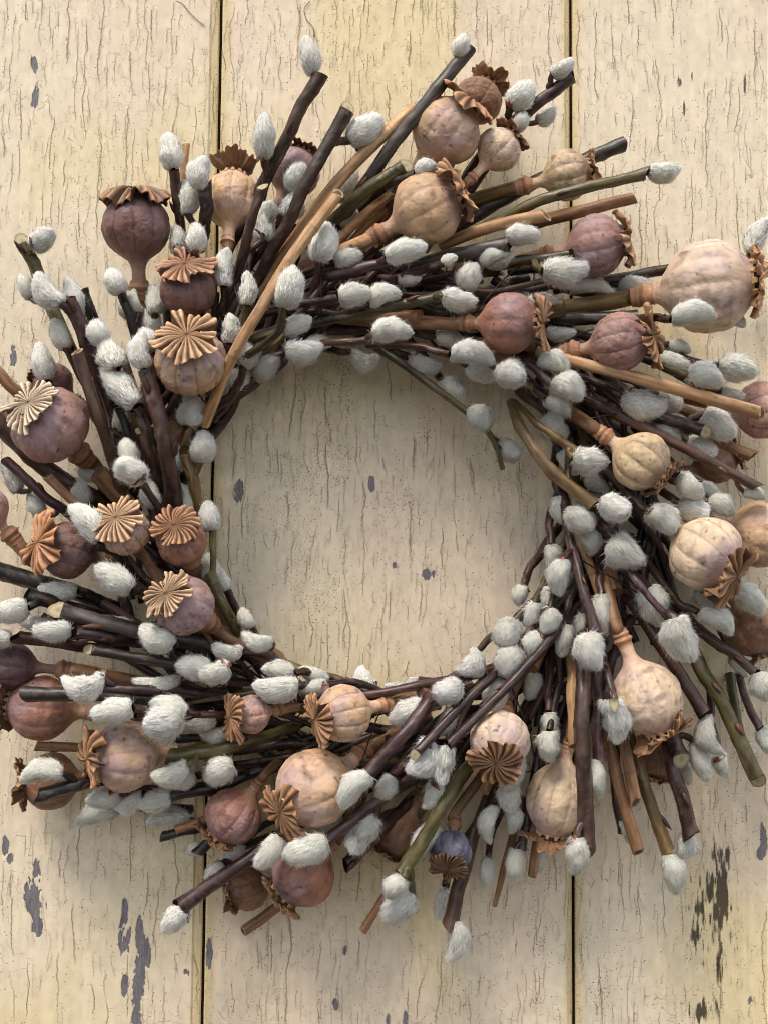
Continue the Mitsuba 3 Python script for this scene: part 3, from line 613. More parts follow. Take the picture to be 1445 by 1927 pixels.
    ('the small pale poppy head near the top', 'small pale tan poppy head with dark dots, right of the topmost ones', 937, 282, 42, 48, 0, 34, 'pale', [(800, 470, 8), (860, 370, 18)], dict(rc=1.0, n=8, ctone=0.8, neck=0.95, sr=9)),
    ('the pink poppy head at the right edge', 'pinkish purple poppy head at the right edge behind a cut straw stem', 1432, 772, 54, 10, 5, 28, 'pink', [(1230, 740, 8), (1330, 760, 18)], dict(neck=0.5)),
    ('the dark shrivelled poppy head at right', 'dark shrivelled poppy head sunk among the stems near the right edge', 1345, 868, 42, 20, 8, 22, 'brown', [(1220, 800, 6)], dict(rc=0.85, n=9, ctone=0.6, neck=0.5)),
    ('the sunken poppy head at lower right', 'shadowed poppy head sunk behind the twigs with golden petals showing, lower right', 1235, 1422, 44, 268, -10, 18, 'brown', [(1190, 1260, 4)], dict(rc=0.85, n=9, ctone=0.85)),
    ('the shadowed poppy head at the bottom', 'brown poppy head in deep shade under the twigs at bottom centre', 752, 1565, 48, 240, -5, 14, 'brown', [(850, 1400, 4)], dict(rc=0.85, n=9, ctone=0.7)),
]
for k, (short, label, x, y, r, ang, tilt, z, tone, stem, kw) in enumerate(POP):
    make_poppy(label, x, y, r, ang, tilt, z, tone, stem, seed=k + 1, **kw)

# twigs and cut dry stems: label, points (x, y, height), radius at foot and tip, bark, cut end shown, catkins (x, y, length, width, direction[, height[, tilt]])
TW = [
    ('tall dark twig at top left of centre with a silver catkin on its tip', [(425, 480, 20), (523, 285, 38), (604, 140, 46)], 13, 15, 'd', 0, [(582, 105, 78, 46, 105, 47, 0)]),
    ('thick dark twig ending in a cut face with one catkin on its right side', [(470, 560, 24), (560, 380, 46), (655, 204, 52)], 13, 15, 'd', 1, [(686, 243, 84, 60, 35, 46)]),
    ('long olive grey twig reaching the top with a catkin on its tip', [(610, 450, 15), (720, 300, 44), (882, 92, 50)], 15, 14, 'g', 0, [(868, 87, 46, 38, 70, 52, 20)]),
    ('olive green twig with clean cut end above the centre', [(590, 450, 20), (690, 358, 44), (762, 312, 48)], 14, 14, 'o', 1, []),
    ('dark twig at upper left with a round catkin on its tip', [(350, 480, 18), (335, 400, 32), (328, 318, 40)], 10, 11, 'd', 0, [(322, 285, 76, 54, 95, 42)]),
    ('short dark twig beside the orange head with two catkins', [(376, 470, 24), (388, 400, 42), (386, 352, 46)], 13, 15, 'd', 0, [(381, 327, 70, 52, 80, 48), (350, 372, 76, 46, 100, 36)]),
    ('slim twig with a whitish oval cut face at upper left', [(435, 560, 22), (466, 450, 44), (494, 352, 52)], 11, 10, 'd', 1, [(503, 416, 78, 54, 80, 38)]),
    ('dark purple twig at top right with four small catkins', [(880, 360, 18), (985, 218, 34), (1078, 142, 40)], 12, 14, 'p', 0, [(1057, 126, 54, 38, 35, 43), (1026, 216, 48, 36, 40, 30), (980, 229, 42, 34, 60, 38)]),
    ('black twig behind the small pale head with one big catkin', [(860, 360, 14), (940, 255, 28), (1004, 195, 34)], 14, 13, 'k', 0, [(978, 177, 68, 54, 50, 40)]),
    ('thick blackish twig running to a slanted cut end at upper right', [(840, 440, 14), (1000, 345, 24), (1170, 272, 28)], 15, 15, 'k', 0, []),
    ('olive twig at upper right tipped by a pointed silver catkin', [(880, 440, 30), (1040, 372, 46), (1216, 326, 50)], 12, 12, 'o', 0, [(1249, 320, 68, 44, 10, 50)]),
    ('dark purple twig above the opening with a catkin at its right end', [(520, 560, 22), (640, 515, 44), (760, 489, 50)], 13, 12, 'p', 0, [(764, 474, 86, 50, 15, 54)]),
    ('grey weathered twig right of centre with a catkin at its end', [(760, 505, 20), (860, 480, 40), (960, 458, 46)], 17, 15, 'g', 0, [(982, 443, 68, 46, 5, 48), (940, 486, 66, 34, 15, 42)]),
    ('olive brown twig with a large ragged white catkin at upper right', [(830, 550, 20), (960, 495, 40), (1075, 478, 46)], 12, 10, 'o', 0, [(1063, 508, 94, 62, 10, 52)]),
    ('olive twig crossing above the opening with a tufted catkin', [(520, 625, 24), (690, 588, 46), (840, 556, 50)], 10, 12, 'o', 0, [(864, 563, 70, 50, 350, 54)]),
    ('slim brown twig at the top edge of the opening with a bright catkin', [(540, 655, 30), (630, 645, 48), (705, 638, 50)], 7, 9, 'h', 0, [(738, 628, 80, 52, 5, 54), (572, 657, 76, 52, 8, 52)]),
    ('thin red brown twig under the brighter one, catkin beside the reddish head', [(690, 650, 30), (780, 652, 44), (850, 668, 50)], 7, 8, 'r', 0, [(888, 674, 92, 52, 355, 56)]),
    ('black green twig straight behind the mauve brown head', [(1000, 598, 22), (1080, 600, 34), (1200, 596, 40)], 14, 14, 'k', 0, [(1055, 625, 60, 36, 0, 32)]),
    ('dark twig under the largest head', [(1040, 545, 16), (1150, 525, 24), (1300, 500, 26)], 12, 11, 'k', 0, [(1112, 548, 90, 38, 355, 30), (1195, 540, 70, 40, 350, 26)]),
    ('red tipped twig with a silky catkin across the largest head', [(1150, 610, 34), (1215, 598, 56), (1252, 600, 68)], 9, 9, 'r', 0, [(1304, 597, 90, 52, 5, 72)]),
    ('long purple brown twig at right, split along its length', [(1040, 720, 20), (1200, 798, 44), (1425, 916, 52)], 13, 10, 'h', 0, [(1418, 931, 48, 28, 350, 46)]),
    ('dark twig with slanted cut end right of the ribbed straw head', [(1130, 765, 18), (1229, 783, 36), (1326, 812, 44)], 12, 13, 'd', 1, [(1351, 800, 76, 62, 320, 40)]),
    ('thick curved olive brown twig at the right edge of the opening', [(960, 755, 36), (985, 815, 46), (1040, 890, 52), (1120, 952, 54)], 10, 16, 'm', 0, [(1155, 955, 66, 62, 330, 60, 45)]),
    ('slender brown twig beside the curved olive one, with a tufted catkin', [(966, 755, 30), (1020, 805, 44), (1085, 850, 48)], 6, 10, 'm', 0, [(1111, 865, 70, 58, 345, 54, 20)]),
    ('thin olive twig bending into the opening with two pale catkins', [(690, 640, 22), (770, 695, 30), (872, 770, 32), (925, 822, 30), (945, 882, 28)], 10, 5, 'o', 0, [(902, 790, 60, 56, 300, 34, 40), (957, 845, 54, 50, 320, 26, 30)]),
    ('dark purple twig at lower right of the opening with two catkins', [(1058, 930, 24), (1078, 1040, 46), (1122, 1195, 58)], 10, 12, 'p', 0, [(1116, 1226, 82, 66, 275, 62, 35), (1055, 1086, 76, 50, 268, 52)]),
    ('short dark twig right of the opening with an egg shaped catkin', [(1080, 960, 26), (1125, 990, 42), (1150, 1006, 46)], 10, 13, 'p', 0, [(1183, 1036, 82, 74, 310, 50, 30)]),
    ('slim purple twig at right carrying two white catkins, one behind it', [(1110, 1000, 24), (1190, 1085, 52), (1258, 1166, 58)], 10, 7, 'p', 0, [(1283, 1203, 92, 74, 290, 62), (1232, 1140, 84, 68, 295, 44)]),
    ('long dark red twig at lower right with a silky catkin at its foot', [(1140, 1060, 16), (1215, 1170, 36), (1325, 1345, 44)], 15, 14, 'r', 0, [(1345, 1383, 84, 46, 290, 44)]),
    ('long olive twig slanting down to a cut end at lower right', [(1260, 1130, 16), (1340, 1290, 32), (1425, 1468, 36)], 16, 15, 'o', 1, []),
    ('brown twig near the lower right edge with blue white catkin', [(1240, 1110, 14), (1333, 1195, 34), (1422, 1268, 40)], 13, 10, 'h', 0, [(1438, 1290, 60, 50, 290, 42)]),
    ('short dark side twig at the right edge, below the brown one', [(1385, 1240, 20), (1400, 1310, 30), (1430, 1372, 32)], 8, 9, 'p', 0, [(1440, 1395, 60, 40, 290, 32)]),
    ('thick straight brown twig hanging down at lower right, catkin at its foot', [(1096, 1150, 34), (1094, 1330, 60), (1103, 1598, 58)], 15, 18, 'd', 0, [(1083, 1610, 80, 52, 268, 62)]),
    ('dark twig right beside the thick straight one', [(1120, 1190, 26), (1126, 1310, 50), (1126, 1432, 54)], 12, 13, 'p', 0, [(1120, 1466, 84, 46, 275, 54)]),
    ('short purple twig with oval cut face over a white catkin', [(1122, 1200, 36), (1138, 1265, 58), (1155, 1320, 66)], 8, 9, 'p', 1, [(1151, 1356, 92, 64, 282, 60)]),
    ('long slim dark purple twig slanting down left from the opening', [(1100, 1120, 26), (1045, 1190, 46), (960, 1285, 58), (843, 1402, 62)], 10, 10, 'p', 0, [(837, 1440, 78, 52, 255, 62)]),
    ('dark twig with pale cut tip over a furry catkin at bottom centre', [(980, 1215, 30), (905, 1290, 54), (781, 1420, 66)], 10, 10, 'p', 1, [(790, 1425, 78, 70, 240, 58, 20), (812, 1495, 58, 48, 250, 50)]),
    ('thick purple black twig at bottom centre with split upper end', [(870, 1268, 28), (800, 1335, 52), (692, 1456, 58)], 19, 15, 'p', 0, [(669, 1489, 88, 56, 225, 62)]),
    ('dark red twig along the lower rim of the opening', [(930, 1262, 28), (826, 1285, 44), (680, 1308, 46), (560, 1315, 38)], 10, 8, 'r', 0, [(842, 1298, 64, 60, 200, 60, 40), (757, 1284, 72, 38, 190, 36)]),
    ('olive twig hugging the lower left rim of the opening', [(470, 1205, 30), (560, 1258, 34), (680, 1292, 32)], 13, 9, 'm', 0, [(485, 1201, 68, 42, 165, 44), (590, 1270, 66, 36, 160, 40)]),
    ('dark purple twig at the bottom with the biggest white catkin', [(860, 1410, 16), (750, 1478, 40), (618, 1580, 50)], 13, 12, 'p', 0, [(575, 1598, 96, 66, 190, 54), (683, 1570, 84, 66, 235, 46)]),
    ('shiny olive twig at the bottom with a grey bud on its end', [(930, 1380, 22), (850, 1490, 50), (754, 1645, 54)], 14, 16, 'o', 0, [(744, 1670, 54, 46, 235, 58), (749, 1706, 80, 62, 225, 46), (800, 1585, 90, 50, 235, 40)]),
    ('brown twig right of the blue violet head, catkin hanging at its tip', [(925, 1480, 14), (882, 1610, 30), (846, 1742, 34)], 13, 16, 'h', 0, [(851, 1770, 80, 48, 260, 36)]),
    ('thin dark twig below the cream head with a hanging catkin', [(1020, 1380, 14), (1000, 1490, 28), (980, 1598, 30)], 10, 10, 'k', 0, [(968, 1628, 66, 44, 268, 32)]),
    ('olive brown twig at lower right tipped by a long white catkin', [(1170, 1330, 14), (1202, 1445, 34), (1256, 1604, 38)], 12, 14, 'm', 0, [(1263, 1645, 80, 50, 282, 40)]),
    ('dark red twig widening to the foot with a grey catkin behind it', [(1230, 1300, 16), (1262, 1430, 38), (1300, 1574, 42)], 12, 17, 'r', 0, [(1285, 1592, 50, 48, 260, 34)]),
    ('dark twig stub with a large oval cut face at lower right', [(1230, 1270, 16), (1255, 1360, 36), (1281, 1428, 44)], 14, 17, 'd', 1, [(1318, 1432, 86, 42, 285, 40), (1290, 1455, 50, 22, 285, 30)]),
    ('black twig at lower right with a small catkin at its end', [(1150, 1360, 14), (1156, 1460, 28), (1172, 1570, 30)], 15, 10, 'k', 0, [(1175, 1565, 50, 26, 290, 34)]),
    ('fuzzy ended olive twig right of the round tan head', [(560, 1365, 24), (440, 1405, 40), (316, 1424, 46)], 13, 16, 'o', 0, [(320, 1450, 76, 50, 195, 52)]),
    ('black twig at lower left ending beside the plank joint', [(580, 1418, 16), (440, 1470, 28), (312, 1502, 30)], 12, 11, 'k', 0, [(414, 1452, 68, 58, 200, 42)]),
    ('broken grey black twig across the chestnut head', [(400, 1330, 28), (240, 1312, 52), (50, 1306, 58)], 12, 16, 'k', 0, []),
    ('dark red twig with an oval cut end and woolly catkin, at left', [(430, 1315, 30), (300, 1300, 50), (180, 1296, 56)], 11, 11, 'p', 1, [(158, 1278, 86, 58, 180, 58)]),
    ('blackish olive twig with a bright oval cut end, left of the opening', [(440, 1275, 26), (330, 1250, 46), (168, 1222, 52)], 13, 11, 'k', 1, [(365, 1256, 72, 50, 170, 54), (404, 1262, 68, 52, 190, 58)]),
    ('thick rough dark twig with cream cut end at left', [(440, 1220, 20), (280, 1190, 44), (112, 1148, 52)], 20, 16, 'g', 1, [(296, 1197, 78, 56, 150, 58)]),
    ('dark twig with a wine red bud scale and white catkin at left', [(330, 1212, 22), (220, 1200, 46), (140, 1190, 54)], 15, 15, 'p', 0, [(99, 1186, 76, 48, 172, 58)]),
    ('black twig near the left edge with a grey catkin', [(240, 1180, 14), (140, 1148, 34), (50, 1120, 42)], 17, 16, 'k', 0, [(22, 1150, 68, 56, 190, 48)]),
    ('thick black twig entering from the left edge below the two-lobed head', [(230, 1150, 10), (110, 1108, 26), (-40, 1062, 34)], 16, 19, 'k', 0, [(110, 1110, 78, 46, 175, 36)]),
    ('wine red twig at the left edge above the purple head', [(240, 1225, 18), (130, 1215, 38), (30, 1198, 46)], 11, 13, 'r', 0, [(-5, 1202, 60, 44, 180, 48)]),
    ('thin dark red twig at lower left with two round woolly catkins', [(480, 1338, 30), (400, 1345, 50), (255, 1345, 58)], 7, 8, 'r', 0, [(308, 1358, 84, 74, 190, 64, 45), (212, 1338, 88, 62, 185, 62), (318, 1332, 80, 46, 170, 56)]),
    ('black cut twig across the lowest left head', [(250, 1460, 16), (160, 1475, 44), (72, 1498, 48)], 12, 15, 'k', 0, [(80, 1462, 88, 50, 185, 52)]),
    ('dark cut twig beside the joint at lower left', [(450, 1540, 12), (380, 1556, 22), (306, 1574, 24)], 10, 10, 'k', 0, [(318, 1546, 90, 42, 185, 20)]),
    ('ragged black twig end over the joint at lower left', [(470, 1520, 12), (425, 1560, 24), (372, 1606, 26)], 12, 12, 'k', 0, [(367, 1598, 34, 26, 215, 22)]),
    ('long dark twig at the bottom left tipped by a half opened bud', [(640, 1500, 12), (485, 1602, 34), (338, 1708, 38)], 12, 17, 'p', 0, [(330, 1732, 62, 54, 225, 38)]),
    ('stout twig tip with a dark red bud, bottom centre', [(790, 1490, 10), (710, 1570, 26), (650, 1628, 30)], 14, 14, 'r', 0, []),
    ('olive grey twig at the far upper left with pale oval cut end', [(215, 800, 20), (150, 690, 34), (75, 525, 42), (43, 456, 46)], 15, 14, 'o', 1, [(80, 450, 56, 48, 40, 50), (47, 540, 58, 38, 120, 36)]),
    ('dark brown forked twig at left with a bright tip catkin', [(225, 830, 22), (180, 680, 44), (126, 560, 54)], 13, 17, 'p', 0, [(94, 544, 84, 56, 130, 58), (187, 626, 56, 48, 110, 54), (209, 666, 68, 56, 120, 56)]),
    ('short black twig behind the bright tip catkin at left', [(200, 720, 14), (178, 620, 30), (158, 545, 36)], 14, 10, 'k', 0, [(140, 562, 90, 48, 110, 32)]),
    ('brown twig at left with a smooth grey green catkin', [(185, 790, 18), (160, 715, 36), (132, 655, 44)], 9, 9, 'd', 0, [(113, 629, 66, 46, 120, 48)]),
    ('slim black twig at left below a pair of round catkins', [(280, 720, 18), (252, 630, 34), (230, 552, 40)], 10, 9, 'k', 0, [(218, 530, 54, 46, 115, 44), (258, 566, 52, 30, 110, 34), (234, 580, 48, 28, 110, 32)]),
    ('thick dark upright twig at left with a rounded catkin on top', [(340, 1010, 22), (312, 830, 54), (276, 692, 58)], 18, 17, 'd', 0, [(270, 660, 76, 50, 95, 60)]),
    ('dark upright twig at left with a long drooping woolly catkin', [(310, 960, 20), (290, 860, 44), (258, 768, 50)], 14, 14, 'd', 0, [(226, 725, 112, 64, 130, 54)]),
    ('thin dark twig in the left side between woolly catkins', [(270, 900, 14), (245, 830, 34), (224, 765, 38)], 10, 9, 'k', 0, [(215, 790, 58, 40, 110, 30)]),
    ('thick black twig slanting in from the left edge', [(200, 950, 16), (90, 880, 34), (-20, 780, 42)], 18, 22, 'd', 0, []),
    ('dark purple twig at the left edge below the thick black one', [(180, 1010, 14), (104, 947, 34), (12, 866, 40)], 11, 10, 'p', 0, [(18, 897, 72, 42, 120, 30), (66, 952, 56, 36, 120, 28)]),
    ('olive brown twig along the left rim of the opening, upper part', [(380, 1010, 18), (366, 930, 36), (350, 850, 40)], 12, 13, 'm', 0, [(380, 841, 66, 54, 80, 42)]),
    ('olive black twig along the left rim of the opening, lower part', [(470, 1235, 20), (430, 1160, 36), (395, 1080, 40)], 11, 12, 'o', 0, [(396, 971, 62, 46, 100, 40), (402, 1068, 66, 42, 110, 30)]),
    ('dark twig under the left trio with a pointed silver catkin', [(330, 1170, 26), (290, 1130, 44), (250, 1100, 52)], 12, 13, 'd', 0, [(215, 1088, 88, 60, 150, 58)]),
    ('black twig between the left heads with a grey catkin over the dark head', [(270, 1110, 24), (225, 1050, 46), (185, 1012, 54)], 15, 12, 'k', 0, [(161, 985, 92, 58, 135, 60)]),
    ('red brown twig at left holding a round white catkin', [(320, 1000, 30), (290, 940, 48), (262, 900, 54)], 8, 8, 'd', 0, [(246, 886, 66, 60, 150, 58, 35), (243, 850, 56, 42, 110, 48)]),
]
ST = [
    ('longest straw stem slanting from upper left rim with a cut top', [(385, 800, 34), (440, 668, 58), (495, 575, 62), (560, 470, 60), (637, 364, 58)], 11, 12, 's'),
    ('straw stem behind, reaching the olive grey twig at the top', [(480, 560, 24), (600, 385, 40), (700, 275, 44), (786, 198, 44)], 12, 12, 's'),
    ('short straw stem under the olive green twig', [(610, 480, 22), (680, 410, 32), (740, 362, 36)], 10, 10, 's'),
    ('thin straw stem just below the short one', [(640, 480, 18), (700, 415, 26), (760, 372, 28)], 9, 9, 's'),
    ('straw stem with blunt cut end right of the violet topped head', [(830, 462, 30), (930, 425, 44), (1026, 405, 48)], 12, 13, 's'),
    ('brown dry stem with peeling skin at upper right', [(980, 425, 18), (1090, 398, 34), (1194, 372, 38)], 14, 12, 'b'),
    ('long pale straw stem crossing in front of the pink head at right', [(1010, 662, 44), (1150, 698, 56), (1300, 740, 56), (1432, 778, 54)], 12, 14, 's'),
    ('short brown dry stem near the right edge', [(1280, 800, 14), (1350, 835, 28), (1415, 858, 30)], 12, 13, 'b'),
    ('frayed straw stem at lower right with torn bark', [(1135, 1350, 24), (1160, 1460, 40), (1200, 1603, 42)], 11, 13, 'b'),
    ('shorter straw stem with jointed end beside the frayed one', [(1160, 1330, 26), (1178, 1420, 42), (1196, 1508, 46)], 11, 13, 'b'),
    ('pointed dry straw hanging below the bottom catkins', [(985, 1500, 8), (955, 1610, 14), (930, 1705, 16)], 11, 5, 'b'),
    ('thin dry straw pointing down left from the shiny olive twig', [(800, 1550, 12), (740, 1660, 24), (683, 1752, 26)], 8, 9, 'b'),
    ('dry straw at the bottom left of the small brown head', [(600, 1640, 6), (525, 1705, 12), (458, 1752, 14)], 10, 11, 'b'),
    ('red brown straw end beside the ragged lower left crown', [(220, 1412, 18), (150, 1406, 26), (68, 1404, 28)], 9, 10, 'b'),
    ('mauve brown cut straw standing upright at left with frayed top', [(235, 950, 28), (195, 810, 54), (146, 662, 58)], 12, 13, 'h'),
    ('short orange straw stub at left', [(200, 1000, 24), (145, 950, 42), (90, 897, 46)], 9, 10, 'b'),
    ('orange brown straw at the left edge above the striped crown', [(60, 770, 28), (25, 730, 40), (-20, 682, 44)], 12, 12, 'b'),
    ('short straw behind the round topped catkin at upper left', [(345, 400, 16), (347, 330, 24), (351, 270, 26)], 8, 8, 's'),
    ('orange straw just beside the thick upright twig at lower right', [(1072, 1200, 24), (1075, 1290, 38), (1078, 1400, 40)], 10, 11, 's'),
    ('brown straw hanging beside the hanging catkin at the bottom', [(1030, 1480, 10), (1012, 1560, 20), (1000, 1650, 20)], 9, 9, 'b'),
    ('short straw pointing left at lower left, beside the joint', [(480, 1500, 16), (420, 1530, 26), (330, 1562, 26)], 10, 9, 'b'),
    ('orange straw piece under the dark purple twigs right of the opening', [(1085, 1000, 24), (1115, 1080, 36), (1140, 1150, 38)], 10, 10, 's'),
]
LOOSE = [  # more catkins on twigs that are themselves hidden: x, y, length, width, direction, height, tilt
    (498, 256, 94, 50, 92, 44), (560, 335, 62, 48, 70, 36, 30), (546, 385, 56, 52, 60, 34), (368, 448, 64, 46, 92, 44), (334, 452, 60, 38, 100, 34), (425, 503, 80, 46, 88, 42), (607, 456, 80, 60, 80, 50, 10),
    (655, 487, 58, 42, 15, 46), (465, 543, 70, 42, 85, 50), (543, 541, 88, 60, 75, 60), (745, 338, 60, 46, 40, 34), (802, 320, 50, 36, 20, 54), (797, 190, 44, 34, 40, 36), (650, 350, 70, 50, 50, 20),
    (432, 618, 60, 40, 85, 48), (290, 565, 62, 46, 95, 34), (285, 605, 66, 42, 92, 30), (275, 640, 50, 46, 95, 48), (668, 555, 66, 52, 10, 54), (724, 560, 66, 46, 20, 52), (885, 521, 56, 52, 60, 48, 30), (930, 487, 64, 36, 20, 44),
    (558, 610, 66, 44, 20, 50), (770, 524, 50, 26, 0, 44), (845, 490, 36, 26, 20, 54), (1020, 568, 64, 32, 0, 40), (1090, 480, 40, 30, 20, 34), (1005, 560, 60, 34, 0, 30),
    (960, 709, 66, 62, 320, 58, 60), (1040, 690, 68, 50, 340, 52), (1066, 736, 74, 58, 325, 58, 30), (1050, 765, 60, 48, 320, 46), (850, 735, 62, 50, 310, 26), (690, 668, 66, 44, 350, 22), (800, 682, 70, 46, 340, 28), (845, 638, 60, 42, 350, 36), (905, 700, 60, 46, 330, 34),
    (1278, 655, 50, 30, 345, 34), (1268, 682, 66, 44, 340, 38), (1325, 713, 74, 56, 345, 56), (1386, 695, 76, 60, 350, 46), (1380, 742, 54, 34, 345, 34), (1212, 755, 92, 62, 340, 46), (1258, 757, 52, 56, 330, 34), (1320, 842, 66, 50, 330, 30), (1250, 822, 66, 46, 330, 34), (1045, 802, 64, 52, 310, 34),
    (1070, 870, 60, 40, 300, 30), (1298, 915, 70, 46, 315, 50), (1303, 960, 66, 56, 330, 48, 30), (1356, 955, 58, 50, 330, 44, 20), (1244, 980, 70, 62, 320, 54, 30), (1335, 925, 50, 34, 325, 38), (1385, 605, 40, 30, 330, 40),
    (1096, 975, 66, 62, 290, 50, 40), (1106, 1020, 54, 50, 290, 40), (1056, 960, 60, 40, 280, 26), (1036, 1047, 50, 40, 270, 30), (1032, 1125, 48, 36, 260, 40), (1030, 1167, 54, 48, 255, 48), (1000, 1157, 52, 46, 250, 40), (953, 1191, 66, 60, 230, 46, 40),
    (960, 1247, 66, 60, 240, 50, 30), (1007, 1214, 54, 44, 245, 46), (1060, 1205, 68, 38, 262, 44), (930, 1300, 60, 48, 240, 44), (880, 1245, 64, 52, 225, 44), (1135, 1157, 84, 48, 275, 46), (1098, 1180, 60, 34, 270, 42), (1345, 1172, 80, 52, 330, 46), (1410, 1130, 78, 54, 320, 48),
    (1328, 1122, 50, 38, 310, 34), (1035, 1368, 60, 40, 275, 46), (1033, 1404, 62, 50, 265, 50), (1360, 1440, 52, 40, 285, 32), (925, 1312, 76, 42, 240, 42), (960, 1450, 84, 52, 255, 44), (962, 1500, 64, 52, 265, 38), (926, 1551, 80, 40, 265, 36), (960, 1541, 60, 40, 270, 34),
    (768, 1342, 78, 62, 200, 46), (520, 1291, 90, 60, 180, 54), (524, 1262, 66, 42, 175, 48), (690, 1275, 54, 46, 120, 26), (590, 1292, 66, 32, 185, 50), (835, 1358, 66, 44, 230, 40), (724, 1482, 56, 44, 230, 44), (820, 1320, 60, 40, 220, 34),
    (295, 1279, 100, 40, 180, 46), (465, 1163, 46, 38, 120, 34), (428, 1221, 64, 40, 170, 50), (195, 1500, 70, 46, 190, 34), (238, 1503, 66, 44, 190, 30), (290, 1503, 74, 52, 195, 30), (184, 1537, 92, 46, 190, 22), (346, 1470, 56, 40, 200, 36), (405, 1378, 60, 40, 190, 36), (505, 1603, 76, 52, 230, 52),
    (405, 1640, 50, 38, 220, 20), (440, 1600, 50, 36, 220, 18), (378, 1352, 66, 44, 190, 40), (330, 862, 66, 38, 95, 34), (285, 928, 64, 42, 110, 36), (358, 770, 70, 52, 80, 40), (345, 938, 60, 34, 100, 34), (82, 680, 80, 46, 105, 38), (150, 925, 60, 44, 120, 26), (172, 880, 60, 40, 120, 22),
    (458, 705, 70, 46, 60, 26), (470, 662, 66, 54, 70, 36), (502, 692, 66, 46, 40, 28), (1428, 444, 84, 46, 65, 26), (205, 1180, 60, 36, 170, 36), (65, 1165, 70, 34, 175, 34), (225, 1170, 66, 32, 165, 34), (350, 960, 50, 34, 110, 28), (420, 1090, 50, 38, 110, 28), (365, 880, 44, 34, 95, 24),
    (600, 650, 54, 40, 10, 30), (655, 410, 50, 36, 50, 24), (575, 440, 56, 46, 70, 34), (1150, 560, 50, 36, 350, 22), (1395, 1180, 60, 40, 310, 22), (1215, 905, 50, 36, 330, 36), (1125, 905, 60, 40, 310, 30), (980, 1120, 44, 36, 250, 26), (1390, 1250, 60, 34, 300, 26), (1000, 1290, 60, 40, 250, 30),
    (620, 1550, 56, 40, 225, 18), (830, 1700, 66, 44, 255, 18), (915, 1640, 60, 36, 262, 18), (1010, 1620, 50, 30, 268, 16), (1410, 1420, 50, 36, 290, 22),
]

HUB = np.array([722.0, 975.0])


def look(L, Wd):
    return 'round' if L < 1.25 * Wd else 'long'


def where(x, y):
    """which poppy head is nearest, and on which side of it the pixel lies"""
    d = [math.hypot(x - q[2], y - q[3]) / (q[4] ** 0.5) for q in POP]
    return np.argsort(d)


taken = set()


def unique_label(what, x, y):
    """say which poppy head is nearest and on which side of it the twig shows"""
    for k in where(x, y):
        q = POP[k]; dx, dy = x - q[2], y - q[3]
        hor, ver = ('right of' if dx > 0 else 'left of'), ('below' if dy > 0 else 'above')
        for side in (((hor, ver) if abs(dx) > abs(dy) else (ver, hor)) + (f"{ver} and {hor}",)):
            s = f'{what} {side} {q[0]}'
            if s not in taken and len(s.split()) <= 16:
                taken.add(s); return s
    raise RuntimeError('label ' + what)


twig_paths = []      # (key, centre line, radii)
n_seed = [0]


def add_catkin(key, x, y, L, Wd, ang, z, tilt=0, scale_prob=0.28, base_to=None):
    n_seed[0] += 1; s = n_seed[0]
    R = np.random.default_rng(s + 40)
    L, Wd = L * 0.98, Wd * 0.94
    c = P(x, y, z / 1000.0); sc = S(c)
    if tilt: L = max(L, Wd * 1.15 + (L - Wd * 1.15) * 0.5)
    ax = axis3(ang + R.normal(0, 3), tilt if tilt else R.uniform(-8, 14))
    v, f, n, col = catkin_mesh(c, ax, L * sc, Wd * sc, s, mess=abs(R.normal(0.0, 0.34)))
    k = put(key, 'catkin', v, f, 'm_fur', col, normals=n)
    if R.uniform() < scale_prob:
        v, f, col = scale_mesh(c, ax, L * sc, Wd * sc, s)
        put(k, 'bud_scale', v, f, 'm_bark', col)
    return c - ax * L * sc * 0.5, ax


for i, (label, pts, r0, r1, kind, cut, cats) in enumerate(TW):
    key = thing('willow_twig', label, 'twig', 'pussy willow twigs in the wreath')
    p3 = [P(a, b, h / 1000.0) for a, b, h in pts]
    sc = S(p3[-1])
    c, r = stalk(key, p3, r0 * sc, r1 * sc, kind, cut=bool(cut), seed=i + 1, flare=0.12)
    twig_paths.append((key, c, r))
    for q in cats:
        x, y, L, Wd, ang = q[:5]
        z = q[5] if len(q) > 5 else pts[-1][2]
        b, ax = add_catkin(key, x, y, L, Wd, ang, z, q[6] if len(q) > 6 else 0)
        d = np.linalg.norm(c - b, axis=1); j = int(d.argmin())
        if d[j] > r[j] * 1.2:                                            # the short side shoot that carries it
            j = max(0, j - 4)
            stalk(key, [c[j], (c[j] + b) / 2 - ax * 0.0008, b + ax * 0.001], r[j] * 0.55, max(Wd * sc * 0.16, 0.0011), kind, cut=False, seed=i + 300, name='side_shoot')
def add_bud(key, c, r, seed):
    """a small pointed leaf bud pressed to the bark"""
    R = np.random.default_rng(seed + 3000)
    j = int(len(c) * R.uniform(0.35, 0.9)); j = min(j, len(c) - 3)
    t = c[j + 2] - c[j - 2]; t /= np.linalg.norm(t)
    o = OUT + R.normal(size=3) * 0.8; o -= t * (o @ t); o /= np.linalg.norm(o)
    L, w = r[j] * R.uniform(2.2, 3.4), r[j] * R.uniform(0.38, 0.55)
    u = np.linspace(0, 1, 9)
    axis_ = t * 0.93 + o * 0.36
    pts = c[j] + o * r[j] * 0.72 + axis_ * (u[:, None] * L)
    rad = w * np.clip(np.sin(np.pi * np.clip(u, 0.02, 1) ** 0.7), 0.02, 1) ** 0.8
    v, f, s_, a_, _ = tube(pts, rad, 9)
    lo = np.array(((0.060, 0.018, 0.012), (0.035, 0.013, 0.012), (0.10, 0.045, 0.022))[R.integers(3)])
    put(key, 'bud', v, f, 'm_bark', lo * (0.6 + 0.8 * meshkit.noise(v * 1200, 3))[:, None])


